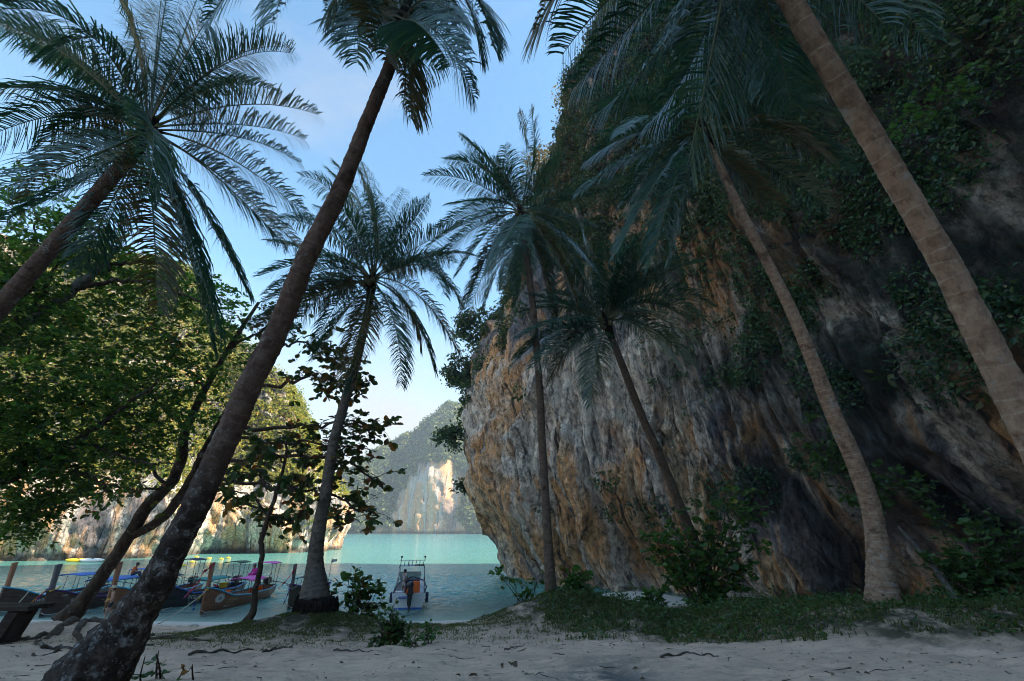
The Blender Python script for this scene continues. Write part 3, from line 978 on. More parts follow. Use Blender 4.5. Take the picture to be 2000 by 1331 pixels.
V, F, uv, S, Zg, nr, L = cliff_surface(PATH_L, 420, 200, -1.5,
                                       lambda s: np.interp(s, [0, SL_TIP - 80, SL_TIP - 40, SL_TIP - 15, SL_TIP, SL_TIP + 30, 1e3], [80, 86, 82, 62, 42, 46, 52]),
                                       prof_l, (-120, 150), disp_l, 30.0, keep=4.0)
head = mk('headland', V, F, M['rock_sunny'], uv=uv.reshape(-1, 2), attrs={'stain_shade': 0.8 * (1 - sstep(Zg + 0.5 * fbm(S / 3, 0.5, 71, 2), 0.5, 1.6)), 'moss_shade': sstep(Zg + 3 * fbm(S / 8, Zg / 8, 31), 13, 18)})
tag(head, 'sunlit limestone headland with a bushy top', None, kind='structure')
area = np.linalg.norm(np.cross(np.gradient(V, axis=0), np.gradient(V, axis=1)), axis=-1) + 1e-6
vis = (S > 40) & (S < SL_TIP + 25)
scrub('headland_scrub', (V, S, Zg, nr), area * vis * np.clip(sstep(Zg + 3 * fbm(S / 8, Zg / 8, 31), 10.5, 15) + 0.05 * (Zg > 5), 0, 1), 4200, 34, 1.7, 0.75, M['sun_leaf'], 'sunlit yellow green scrub covering the headland')

# far island
PATH_I = [(-420, 700), (-300, 600), (-230, 566), (-160, 560), (-110, 552), (-75, 546), (-40, 540), (0, 545), (60, 556), (140, 580), (260, 640)]
_pp = resample(catmull(PATH_I, 600), 600)
_ll = np.concatenate([[0], np.cumsum(np.linalg.norm(np.diff(_pp, axis=0), axis=1))])


def si(x):
    return _ll[np.argmin(np.abs(_pp[:, 0] - x))]


def h_i(s):
    return np.interp(s, [0] + [si(x) for x in (-300, -250, -215, -170, -144, -130, -112, -95, -80, -55, 10, 60, 140, 240)], [30, 36, 46, 72, 112, 119, 136, 157, 158, 153, 150, 160, 150, 130, 100])


def prof_i(S, Z, Lm):
    hh = h_i(S)
    cl = np.exp(-((S - si(-92)) / 26.0) ** 2)
    wall = 14 + 50 * cl + 10 * fbm(S / 30, 0.3, 41, 2)
    return -0.5 * np.clip(Z - wall, 0, None) - 2.5 * np.clip(1 - Z / 4, 0, 1)


def disp_i(S, Z):
    w = 8 * fbm(S / 40, Z / 40, 43, 3)
    return 11 * fbm(S / 46, Z / 60, 44, 3) + 3.0 * ridged((S + w) / 15, Z / 60, 45, 2) + 1.6 * fbm(S / 7, Z / 7, 46, 3)


V, F, uv, S, Zg, nr, L = cliff_surface(PATH_I, 420, 170, -2, h_i, prof_i, (-60, 760), disp_i, 90.0, keep=14.0)
cl = np.exp(-((S - si(-92)) / 36.0) ** 2)
bare = (Zg < 78) * np.clip(cl * 1.5 + 0.55 * fbm(S / 11, Zg / 60, 47, 3) + 0.25 * (Zg < 12) - 0.25 - 0.35 * sstep(Zg, 45, 78), 0, 1)
bare = sstep(bare, 0.12, 0.34)
island = mk('island', V, F, M['rock_island'], uv=uv.reshape(-1, 2) * 0.3, attrs={'stain_shade': 0.5 * (Zg < 2.5), 'moss_shade': 1 - bare})
tag(island, 'far forested island with a bare streaked cliff across the bay', None, kind='structure')
area = np.linalg.norm(np.cross(np.gradient(V, axis=0), np.gradient(V, axis=1)), axis=-1) + 1e-6
vis = (V[..., 0] > -330) & (V[..., 0] < 70)
scrub('island_forest', (V, S, Zg, nr), area * vis * np.clip(1 - bare, 0, 1) * (Zg > 3), 6500, 26, 5.5, 3.6, M['island_leaf'], 'forest covering the far island', lift=0.3)

# haze over the bay
hb = MB().box((0, 650, 72), (2900, 1500, 162))
hz = hb.build('haze', None, smooth=False)
t = NT('haze_air')
t.t.nodes.remove(t.b)
pv = t.n('VolumePrincipled')
pv.inputs['Color'].default_value = (0.72, 0.86, 1.0, 1)
pv.inputs['Density'].default_value = HAZE_DENSITY
pv.inputs['Anisotropy'].default_value = 0.2
t.t.links.new(pv.outputs[0], t.o.inputs['Volume'])
hz.data.materials.append(t.m)
tag(hz, 'thin sea haze over the bay', None, kind='stuff')


# ------------------------------------------------------------------ palms
def trunk_mesh(spec, ring=0.13, seg=20, lump=0.02):
    """spec rows: px, py, width px, Y -> ringed trunk"""
    rows = []
    pix = np.array([q[:2] for q in spec], float)
    tdir = unit(np.gradient(pix, axis=0))
    for (px, py, w, Yd), td in zip(spec, tdir):
        p3 = at(px, py, Yd)
        ra = np.array([px - 1000.0, py - 665.5])
        sec = math.sqrt(1 + float(ra @ ra) / FPX ** 2)
        ra = unit(ra)
        nn = np.array([td[1], -td[0]])
        k = math.sqrt((float(nn @ ra) * sec) ** 2 + 1 - float(nn @ ra) ** 2)
        rows.append([*p3, w * 0.5 * mpp(px, py, Yd) / k])
    rows = np.array(rows)
    cv = catmull(rows, 200)
    Ltot = np.linalg.norm(np.diff(cv[:, :3], axis=0), axis=1).sum()
    nr_ = int(Ltot / ring)
    sub = 4
    cv = resample(cv, nr_ * sub + 1)
    n = len(cv)
    s = np.arange(n) / sub
    fr_ = s % 1.0
    ringno = np.floor(s)
    rj = pn(ringno * 1.7, 0.4, cv[0, 0])
    r = cv[:, 3] * (1 + 0.036 * (fr_ < 0.2) - 0.016 * (fr_ > 0.6) + 0.02 * rj)
    Vv, Q, T, uv_ = tube(cv[:, :3], r, seg, True)
    nn = n * seg
    ctr = np.repeat(cv[:, :3], seg, axis=0)
    dv = Vv[:nn] - ctr
    Ls = np.repeat(np.linspace(0, Ltot, n), seg)
    ang = np.tile(np.linspace(0, 2 * math.pi, seg, endpoint=False), n)
    k = 1 + lump * 2 * fbm(np.cos(ang) * 1.2 + ringno.repeat(seg) * 0.37, np.sin(ang) * 1.2, Ls * 2.2, 3)
    Vv[:nn] = ctr + dv * k[:, None]
    # scars are not level: each is tilted a little
    T_, A_, B_ = frames(cv[:, :3])
    tl = 0.012 * np.sin(ang + ringno.repeat(seg) * 2.4)
    Vv[:nn] += np.repeat(T_, seg, axis=0) * tl[:, None]
    return Vv, Q, T, uv_, cv


def frond_mesh(B, Mp, Tp, leaf_len, n_pairs, roll=0.0, width=0.045, droop=0.55, ragged=0.0):
    """one pinnate frond: returns leaflets (V, F) and midrib (V, Q, T)"""
    C = 2 * Mp - 0.5 * (B + Tp)
    tt = np.linspace(0, 1, 40)[:, None]
    P = (1 - tt) ** 2 * B + 2 * tt * (1 - tt) * C + tt ** 2 * Tp
    Lf = np.linalg.norm(np.diff(P, axis=0), axis=1).sum()
    P = resample(P, 40)
    rm = np.interp(np.linspace(0, 1, 40), [0, 0.08, 0.5, 1], [0.045, 0.028, 0.014, 0.003]) * (Lf / 4.0) ** 0.5
    rib = tube(P, rm, 5, False)
    T = unit(np.gradient(P, axis=0))
    s = np.sort(np.linspace(0.13, 0.995, n_pairs) + rng.normal(0, 0.003, n_pairs))
    Pi = np.stack([np.interp(s * 39, np.arange(40), P[:, k]) for k in range(3)], -1)
    Ti = unit(np.stack([np.interp(s * 39, np.arange(40), T[:, k]) for k in range(3)], -1))
    up = np.array([0, 0, 1.0]) + 0.001
    hor = np.cross(Ti, up)
    # a nearly vertical stretch keeps the side direction of the frond as a whole
    avg = np.cross(unit(P[20] - P[0]), up)
    hor = unit(hor + 0.35 * avg)
    nrm = unit(np.cross(hor, Ti))
    cr, sr = math.cos(roll), math.sin(roll)
    side0 = hor * cr + nrm * sr
    VV, FF, n0 = [], [], 0
    twist = rng.normal(0, 0.35)
    base_len = leaf_len * np.interp(s, [0.1, 0.25, 0.5, 0.8, 1.0], [0.55, 0.95, 1.0, 0.72, 0.32])
    for sg in (-1, 1):
        keep = (rng.random(n_pairs) > ragged) & (pn(s * 9.0, float(rng.uniform(0, 90)), 0.5) > -0.85 + 1.6 * ragged)
        ll = base_len * rng.uniform(0.85, 1.1, n_pairs)
        fwd = np.interp(s, [0.1, 1.0], [0.35, 1.15])[:, None]
        d0 = unit(sg * side0 + fwd * Ti + (0.22 + sg * twist) * nrm + 0.14 * rng.normal(size=(n_pairs, 3)))
        g = np.array([0, 0, -1.0])
        dr = droop * rng.uniform(0.6, 1.5, n_pairs)
        d1 = unit(d0 + (dr * 0.55)[:, None] * g)
        d2 = unit(d0 + (dr * 1.5)[:, None] * g)
        p0 = Pi
        p1 = p0 + d0 * (ll * 0.34)[:, None]
        p2 = p1 + d1 * (ll * 0.36)[:, None]
        p3 = p2 + d2 * (ll * 0.30)[:, None]
        wdir = unit(np.cross(d0, nrm) * 0.8 + 0.6 * nrm * sg)
        w0 = width * (0.45 + 0.55 * base_len / leaf_len)
        a = [p0 - wdir * (w0 * 0.35)[:, None], p0 + wdir * (w0 * 0.35)[:, None],
             p1 - wdir * (w0 * 0.5)[:, None], p1 + wdir * (w0 * 0.5)[:, None],
             p2 - wdir * (w0 * 0.4)[:, None], p2 + wdir * (w0 * 0.4)[:, None], p3]
        vv = np.stack(a, 1)[keep]
        m = len(vv)
        off = (np.arange(m) * 7)[:, None, None] + n0
        q = np.array([[0, 1, 3, 2], [2, 3, 5, 4], [4, 5, 6, 6]])
        FF.append((q[None, :2] + off).reshape(-1, 4))
        FF.append((np.array([[4, 5, 6]])[None] + off).reshape(-1, 3))
        VV.append(vv.reshape(-1, 3))
        n0 += m * 7
    Q = np.concatenate([f for f in FF if f.shape[1] == 4])
    Tt = np.concatenate([f for f in FF if f.shape[1] == 3])
    return np.concatenate(VV), Q, Tt, rib, Lf


def palm(label, spec, crown, crownY, fronds, mat, scale=1.0, nuts=5, extra=0, lump=0.02, ring=0.13, root=None, seg=20, pairs=100, width=0.034, leaf=0.25, twin=2):
    Vt, Q, T, uvt, cv = trunk_mesh(spec, ring, seg, lump)
    base = cv[0, :3].copy()
    root_o = empty('coconut_palm', base, label, 'palm tree', 'coconut palms on the beach')
    tr_o = mk('trunk', Vt, [Q, np.array(T)], mat, root_o, uv=uvt)
    cc = at(crown[0], crown[1], crownY)
    m0 = mpp(crown[0], crown[1], crownY)
    axis_d = unit(cv[-1, :3] - cv[-12, :3])
    # fibrous heart of the crown
    hb_ = MB()
    top = cv[-1, :3]
    pts = [top - axis_d * 0.25, top + (cc - top) * 0.5, cc + axis_d * 0.2, cc + axis_d * 0.45]
    hb_.tube(pts, [cv[-1, 3] * 1.02, cv[-1, 3] * 1.35, cv[-1, 3] * 0.9, 0.03], 12)
    hb_.build('crown_heart', M['root'], root_o)
    specs = []
    for f in fronds:
        (mx1, my1), (tx, ty), dm, dt = f
        specs.append((at(mx1, my1, crownY + dm), at(tx, ty, crownY + dt)))
    for k in range(extra):
        az = rng.uniform(0, 2 * math.pi)
        el = rng.uniform(-0.3, 1.2)
        Lx = rng.uniform(3.2, 4.4) * scale
        d = np.array([math.cos(az) * math.cos(el), math.sin(az) * math.cos(el), math.sin(el)])
        mid = cc + d * Lx * 0.55
        tip = mid + np.array([d[0], d[1], d[2] - 1.0]) * Lx * 0.45
        specs.append((mid, tip))
    # second, finer layer: every drawn frond has a neighbour close to it in the spiral
    for Mp, Tp in (list(specs)[::twin] if twin else []):
        j = rng.normal(0, 0.22, 3) * scale
        specs.append((Mp * 0.97 + cc * 0.03 + j, Tp * 0.94 + cc * 0.06 + 2.0 * j + np.array([0, 0, -0.10])))
    for Mp, Tp in specs:
        B = cc + unit(Mp - cc) * 0.12 + rng.normal(0, 0.03, 3)
        Lf0 = np.linalg.norm(Mp - B) + np.linalg.norm(Tp - Mp)
        npair = max(24, int(pairs * min(1.15, Lf0 / (4.0 * scale))))
        Vl, Ql, Tl, rib, Lf = frond_mesh(B, Mp, Tp, leaf * (0.75 * 4.0 * scale + 0.25 * Lf0), npair, rng.uniform(-0.5, 0.5), width * scale, rng.uniform(0.6, 1.35), rng.choice([0, 0.04, 0.12]))
        fo = mk('frond', Vl, [Ql, Tl], M['frond_old' if (Tp[2] < cc[2] - 1.2 * scale and rng.random() < 0.14) else 'frond'], root_o, smooth=False)
        mk('midrib', rib[0], rib[1], M['midrib'], fo)
    for k in range(nuts):
        az = rng.uniform(0, 2 * math.pi)
        c_ = cc + np.array([math.cos(az) * 0.26, math.sin(az) * 0.26, -0.18 - 0.12 * (k % 2)]) * scale
        MB().ball(c_, np.array([0.1, 0.1, 0.125]) * scale, 10, 8).build('coconut', M['coconut'], root_o)
    if root:
        rb = MB()
        c0, hgt, rr = root
        c0 = np.asarray(c0, float)
        ang = np.linspace(0, 2 * math.pi, 40, endpoint=False)
        zs_ = np.linspace(-0.25, hgt, 16)
        Vr = []
        for zi in zs_:
            f_ = (zi + 0.25) / (hgt + 0.25)
            for a in ang:
                rad_ = rr * (1.0 + 0.10 * math.sin(math.pi * f_)) * (1 if f_ < 0.75 else 1 - 0.75 * ((f_ - 0.75) / 0.25) ** 2)
                rad_ *= 1 + 0.16 * float(fbm(math.cos(a) * 2.2 + c0[0], math.sin(a) * 2.2, zi * 1.2, 3)) + 0.07 * float(pn(a * 6.0, 0.2, zi * 0.8 + c0[0]))
                Vr.append([c0[0] + rad_ * math.cos(a), c0[1] + rad_ * math.sin(a), c0[2] + zi])
        Vr = np.array(Vr)
        i, j = np.meshgrid(np.arange(15), np.arange(40), indexing='ij')
        rb.add(Vr, np.stack([i * 40 + j, i * 40 + (j + 1) % 40, (i + 1) * 40 + (j + 1) % 40, (i + 1) * 40 + j], -1).reshape(-1, 4))
        for k in range(130):
            a = rng.uniform(0, 2 * math.pi)
            z1 = rng.uniform(0.1, hgt * 0.95)
            r1 = rr * rng.uniform(0.98, 1.1)
            q0 = c0 + [r1 * math.cos(a), r1 * math.sin(a), z1]
            q1 = c0 + [r1 * 1.1 * math.cos(a + 0.05), r1 * 1.1 * math.sin(a + 0.05), z1 * 0.45]
            q2 = c0 + [r1 * 1.16 * math.cos(a), r1 * 1.16 * math.sin(a), -0.08]
            rb.tube([q0, q1, q2], [0.018, 0.015, 0.008], 4, False)
        rb.build('root_mass', M['root'], tr_o)
    return root_o


R0 = (0, 0)
# left palm whose trunk enters from the left edge
palm('palm with its brown trunk slanting in from the left edge, full crown above the bay', [(-430, 1100, 80, 10.6), (-280, 910, 56, 10.3), (-110, 715, 46, 9.9), (0, 600, 42, 9.6), (133, 446, 37, 9.2), (215, 350, 34, 8.9), (268, 290, 31, 8.7)], (288, 252), 8.7, [
    ((440, 125), (570, 105), -.5, -.8), ((470, 205), (622, 225), -.2, -.3), ((465, 268), (585, 318), .2, .4), ((450, 310), (605, 430), .4, .7), ((405, 330), (560, 480), .8, 1.2),
    ((385, 390), (485, 575), .4, .5), ((352, 410), (430, 655), -.2, -.4), ((300, 430), (308, 610), -.4, -.8), ((225, 380), (150, 525), .5, .9), ((175, 295), (40, 400), .3, .2), ((120, 225), (-70, 290), 0, -.4),
    ((130, 180), (-90, 180), -.5, -1.), ((215, 85), (70, 120), -1.2, -1.6), ((262, 70), (205, -60), -.6, -1.), ((305, 100), (320, -60), .3, .3), ((385, 70), (400, 60), -1.3, -1.9),
    ((350, 90), (410, -70), .5, .6), ((300, 262), (290, 385), -1.6, -2.2), ((190, 335), (10, 430), -.6, -1.), ((110, 95), (-60, 40), -.8, -1.5), ((150, 130), (-20, 40), .8, 1.4), ((420, 170), (545, 180), 1., 1.6)],
     M['palm_bark_dark'], 1.05, 4, 0, leaf=0.255)
# big leaning palm in the left foreground
palm('big dark palm leaning right across the left foreground, its base stained with lichen', [(100, 1440, 215, 6.35), (177, 1331, 150, 6.4), (222, 1263, 112, 6.4), (250, 1222, 86, 6.4), (272, 1188, 76, 6.4), (301, 1148, 67, 6.35), (318, 1115, 63, 6.3), (336, 1078, 58, 6.3), (359, 1034, 56, 6.3), (387, 978, 55, 6.25), (446, 848, 51, 6.2), (492, 744, 48, 6.1), (545, 640, 45, 6.0), (595, 512, 42, 5.7), (664, 373, 35, 5.4), (719, 233, 29, 5.1), (757, 140, 26, 4.95), (777, 80, 25, 4.8)], (786, 40), 4.75, [
    ((715, 10), (700, 125), -.3, -.5), ((700, -40), (640, 30), -.5, -.8), ((798, 125), (803, 232), -.1, -.2), ((865, 75), (925, 190), .2, .3), ((900, -30), (965, 95), -.3, -.5), ((848, 40), (832, 155), .6, .9),
    ((650, -110), (530, 45), -.6, -1.0), ((800, -120), (860, -280), -.3, -.8), ((690, -140), (570, -220), .3, .5), ((900, -140), (1040, -170), .2, .4), ((740, -120), (700, -260), .6, 1.2),
    ((870, -80), (985, -30), .8, 1.3), ((690, -70), (590, -30), .8, 1.4), ((820, 50), (880, 130), -.9, -1.3), ((735, 10), (660, 75), .5, .8), ((830, 0), (905, 40), -.7, -1.1)],
     M['palm_bark_lichen'], 0.85, 4, 0, lump=0.05, ring=0.12, seg=28, leaf=0.255)
# palm on the middle mound
pb = at(615, 1200, 16.0)
palm('grey palm on the middle grassy mound with a black root mass at its foot', [(615, 1225, 70, 16.0), (615, 1165, 62, 16.0), (615, 1130, 45, 16.0), (616, 1094, 33, 16.0), (621, 1045, 28, 15.9), (637, 960, 24, 15.8), (651, 870, 21, 15.6), (675, 780, 19, 15.5), (698, 700, 17, 15.3), (718, 610, 15, 15.1), (724, 575, 15, 15.1)], (727, 545), 15.0, [
    ((735, 430), (708, 318), 0, .3), ((665, 395), (588, 345), -.5, -1.), ((790, 455), (838, 388), .3, .5), ((640, 455), (545, 430), .4, .7), ((640, 510), (505, 540), -.6, -1.), ((820, 480), (905, 440), -.3, -.5), ((830, 520), (905, 600), -.5, -.9),
    ((815, 575), (897, 690), -.2, -.3), ((800, 605), (848, 725), -.6, -1.1), ((770, 630), (783, 752), -.8, -1.3), ((705, 650), (668, 750), -.6, -.9), ((665, 620), (610, 700), -.2, -.3), ((630, 575), (505, 640), .4, .7), ((650, 500), (520, 470), .9, 1.5), ((695, 450), (655, 400), -1.2, -1.8),
    ((760, 450), (790, 370), 1, 1.6), ((700, 415), (640, 330), .8, 1.2), ((740, 470), (720, 380), -1.4, -2.), ((850, 500), (925, 500), .9, 1.5), ((625, 545), (515, 590), -1.2, -1.9), ((650, 560), (560, 660), 1., 1.4)],
     M['palm_bark_grey'], 1.0, 5, 0, ring=0.14, root=((pb[0], 16.0, 2.45), 0.62, 0.56), leaf=0.255)
# slim middle palm
palm('slim upright palm on the grassy mound in front of the orange cliff', [(1084, 1215, 40, 17.2), (1077, 1165, 27, 17.1), (1074, 1120, 21, 17.0), (1068, 1020, 17, 16.9), (1064, 950, 16, 16.85), (1058, 850, 15, 16.8), (1054, 764, 14, 16.6), (1042, 611, 13, 16.5), (1028, 500, 12, 16.4), (1018, 435, 12, 16.3)], (1016, 413), 16.3, [
    ((1042, 310), (1037, 213), .2, .2), ((980, 345), (898, 262), -.3, -.5), ((950, 335), (868, 312), .3, .5), ((920, 355), (830, 345), -.4, -.7), ((945, 410), (850, 450), .2, .3), ((930, 445), (856, 510), -.6, -.9), ((962, 480), (900, 610), -.3, -.4),
    ((985, 490), (945, 600), -.8, -1.1), ((1070, 470), (1128, 600), -.3, -.4), ((1090, 450), (1175, 540), .4, .6), ((1095, 395), (1180, 375), -.5, -.8), ((1055, 350), (1100, 300), .5, .9), ((1000, 345), (985, 285), -.9, -1.2), ((1025, 500), (1005, 600), .7, 1.), ((1055, 500), (1085, 620), .8, 1.1),
    ((960, 390), (870, 400), .9, 1.5), ((1070, 420), (1140, 450), -1.1, -1.8), ((965, 440), (890, 540), 1., 1.5), ((1010, 470), (980, 560), -1.3, -1.8)],
     M['palm_bark'], 1.0, 5, 0, leaf=0.255)
# palm in front of the cliff
palm('young palm leaning left in front of the cliff from behind the green bush', [(1415, 1215, 32, 20.2), (1390, 1140, 24, 20.0), (1340, 1020, 20, 19.6), (1310, 945, 18, 19.2), (1277, 865, 17, 18.6), (1254, 815, 16, 18.3), (1215, 713, 14, 17.5), (1191, 652, 13, 17.2)], (1184, 628), 17.0, [
    ((1275, 578), (1390, 603), -.3, -.5), ((1262, 612), (1357, 668), -.6, -.9), ((1245, 530), (1300, 445), .3, .5), ((1205, 530), (1225, 430), .2, .3), ((1155, 530), (1135, 440), .4, .8), ((1135, 570), (1070, 505), -.2, -.3), ((1090, 640), (1005, 700), -.3, -.4), ((1090, 600), (1015, 610), .4, .7),
    ((1125, 665), (1070, 745), -.5, -.8), ((1165, 700), (1155, 790), -.5, -.8), ((1230, 560), (1310, 520), .9, 1.4), ((1100, 625), (1010, 660), -.9, -1.5), ((1140, 590), (1060, 570), .9, 1.4), ((1185, 540), (1180, 470), -.8, -1.2), ((1250, 640), (1330, 720), .8, 1.2), ((1290, 590), (1385, 640), -.8, -1.3), ((1255, 545), (1345, 500), .4, .7), ((1120, 600), (1030, 575), -.4, -.7), ((1215, 520), (1255, 455), -.6, -1.0), ((1110, 660), (1040, 720), -.9, -1.4)],
     M['palm_bark'], 1.0, 3, 0, leaf=0.29)
# tall right palm
palm('tall pale palm leaning left from the right bank, black roots at its foot', [(1738, 1240, 112, 12.1), (1730, 1195, 86, 12.1), (1721, 1135, 63, 12.05), (1713, 1060, 47, 12.0), (1698, 980, 40, 11.9), (1664, 890, 36, 11.7), (1628, 810, 33, 11.5), (1585, 700, 29, 11.1), (1547, 610, 25, 10.8), (1500, 515, 22, 10.5), (1457, 433, 20, 10.1), (1408, 330, 17, 9.8), (1385, 282, 16, 9.6)], (1376, 252), 9.5, [
    ((1530, 262), (1662, 340), -.3, -.5), ((1500, 205), (1640, 235), .2, .3), ((1500, 165), (1640, 170), -.3, -.5), ((1535, 120), (1705, 112), .3, .5), ((1255, 255), (1145, 315), -.2, -.3), ((1245, 300), (1130, 375), -.5, -.8), ((1295, 335), (1205, 495), -.4, -.7), ((1338, 360), (1305, 505), .2, .3),
    ((1430, 325), (1525, 400), .3, .6), ((1480, 310), (1620, 405), .4, .7), ((1280, 215), (1165, 205), .2, .3), ((1315, 165), (1240, 110), .3, .5), ((1395, 150), (1410, 60), .2, .3), ((1440, 165), (1540, 90), .6, .9), ((1340, 160), (1300, 60), -.6, -1.), ((1450, 200), (1560, 180), -1., -1.6),
    ((1300, 290), (1215, 400), .8, 1.2), ((1270, 250), (1170, 260), .9, 1.4)],
     M['palm_bark_pale'], 1.0, 5, 0, ring=0.13, root=((at(1738, 1200, 12.1)[0], 12.1, 2.85), 0.34, 0.58), seg=24, leaf=0.255)
# nearest palm, right edge
palm('nearest palm, its thick ringed trunk crossing the upper right corner', [(2320, 1420, 190, 3.7), (2200, 1190, 118, 3.65), (2090, 990, 92, 3.55), (2003, 820, 80, 3.5), (1931, 683, 71, 3.42), (1852, 526, 63, 3.3), (1785, 410, 59, 3.15), (1730, 315, 57, 3.0), (1650, 180, 55, 2.75), (1573, 53, 54, 2.5), (1505, -70, 52, 2.3), (1450, -160, 48, 2.2)], (1440, -185), 2.15, [
    ((1210, -150), (1045, 70), -.1, -.1), ((1230, -40), (1098, 108), .2, .3), ((1275, 0), (1118, 175), .4, .6), ((1320, 50), (1165, 222), .1, .2), ((1370, 80), (1268, 240), .5, .7), ((1392, 90), (1340, 335), .3, .4), ((1440, 40), (1450, 215), .45, .6), ((1500, 20), (1545, 200), .5, .7),
    ((1610, -60), (1725, 45), .1, .1), ((1650, -80), (1810, 75), .5, .8), ((1350, -20), (1210, 120), .7, 1.), ((1420, 60), (1395, 210), .8, 1.1), ((1540, -40), (1640, 60), .7, 1.), ((1300, -260), (1150, -260), -.3, -.6), ((1560, -280), (1680, -300), -.3, -.5), ((1450, -330), (1460, -480), .1, .1), ((1480, 30), (1495, 180), .9, 1.3)],
     M['palm_bark_pale'], 0.72, 4, 0, ring=0.115, seg=32, leaf=0.24, width=0.030, lump=0.03, twin=0)


# ------------------------------------------------------------------ broadleaf trees
def limb(mb, spec, seg=8, wob=0.0, n=26):
    rows = []
    for px, py, w, Yd in spec:
        sec = math.sqrt(1 + ((px - 1000.0) ** 2 + (py - 665.5) ** 2) / FPX ** 2)
        rows.append([*at(px, py, Yd), w * 0.5 * mpp(px, py, Yd) / (0.5 + 0.5 * sec)])
    cv = catmull(np.array(rows), n)
    cv[:, :3] += wob * np.stack([fbm(np.arange(n) * 0.35, spec[0][0] * 0.1, k, 2) for k in range(3)], -1)
    mb.tube(cv[:, :3], np.maximum(cv[:, 3], 0.004) * (1 + 0.08 * fbm(np.arange(n) * 0.8, 0.3, 1, 2)), seg)
    return cv


# tree A: broad-leaved tree rooted at the water's edge, its leaves turning
ta = at(168, 1205, 21.0)
treeA = empty('broadleaf_tree', ta, 'broad leaved tree leaning right over the moored boats, leaves turning orange', 'tree')
mb = MB()
limb(mb, [(122, 1218, 60, 21), (146, 1194, 45, 21), (168, 1168, 34, 21), (211, 1109, 29, 21), (246, 1056, 28, 20.8), (286, 992, 27, 20.6), (330, 948, 23, 20.3), (352, 905, 22, 20), (362, 845, 18, 19.6), (398, 765, 14, 19.2), (448, 680, 10, 18.8), (505, 590, 6, 18.5)], 12, 0.05, 50)
limb(mb, [(250, 1052, 20, 20.8), (318, 1012, 20, 20.6), (365, 950, 19, 20.2), (400, 880, 15, 19.6), (445, 800, 12, 19), (500, 720, 8, 18.6), (545, 640, 5, 18.2)], 10, 0.05, 40)
mb.build('trunk', M['bark'], treeA)
mbb = MB()
brs = []
for sp in ([(395, 890, 11, 19.5), (470, 905, 9, 18.2), (590, 890, 7, 17), (680, 905, 5, 16.2), (760, 945, 3, 15.8)],
           [(430, 830, 10, 19), (540, 838, 8, 17.8), (620, 830, 6, 17), (700, 832, 4, 16.6), (745, 845, 3, 16.4)],
           [(460, 770, 9, 18.8), (560, 745, 7, 18), (640, 740, 4, 17.4), (700, 765, 3, 17.2)],
           [(380, 935, 10, 20), (480, 945, 8, 18.4), (580, 955, 6, 17), (660, 975, 5, 16.2), (740, 1010, 3, 15.8)],
           [(505, 700, 7, 18.6), (570, 670, 5, 18), (640, 690, 3, 17.6), (690, 720, 2.5, 17.4)],
           [(420, 850, 9, 19.3), (500, 860, 7, 18), (610, 865, 5, 16.8), (690, 880, 4, 16)],
           [(365, 840, 8, 19.6), (300, 780, 6, 19), (230, 740, 4, 18.6)],
           [(330, 948, 9, 20.3), (260, 900, 7, 19.8), (180, 880, 5, 19.4), (90, 885, 3, 19)],
           [(398, 765, 7, 19.2), (360, 700, 5, 19), (320, 640, 3, 18.8)],
           [(448, 680, 6, 18.8), (520, 640, 4, 18.4), (570, 620, 3, 18.2)],
           [(410, 900, 8, 19.5), (440, 960, 6, 18.8), (520, 1000, 4, 18), (570, 1020, 3, 17.6)],
           [(345, 930, 7, 20), (290, 960, 5, 19.4), (200, 950, 4, 19), (120, 960, 3, 18.6)]):
    brs.append(limb(mbb, sp, 6, 0.25, 26))
LEAF = np_mesh('broad_leaf', OVAL[0], OVAL[1], smooth=True)
LEAFS = {}
for nm in ('almond_green', 'almond_olive', 'almond_orange', 'almond_red', 'almond_brown', 'bush_leaf', 'shrub_leaf', 'litter'):
    LEAFS[nm] = LEAF.copy()
    LEAFS[nm].name = 'broad_leaf'
    LEAFS[nm].materials.append(M[nm])


def leaf_objs(parent, C, D, Nn, Sz, names):
    """single leaves that share mesh data"""
    wl = world_loc(parent)
    D = unit(D)
    side = unit(np.cross(Nn, D))
    up = np.cross(D, side)
    for i in range(len(C)):
        o = bpy.data.objects.new('leaf', LEAFS[names[i]])
        COL.objects.link(o)
        o.parent = parent
        mt = Matrix((( *D[i], 0), (*side[i], 0), (*up[i], 0), (0, 0, 0, 1))).transposed()
        o.matrix_local = Matrix.Translation(Vector(C[i] - wl)) @ mt @ Matrix.Diagonal((Sz[i], Sz[i] * rng.uniform(0.8, 1.15), Sz[i], 1))


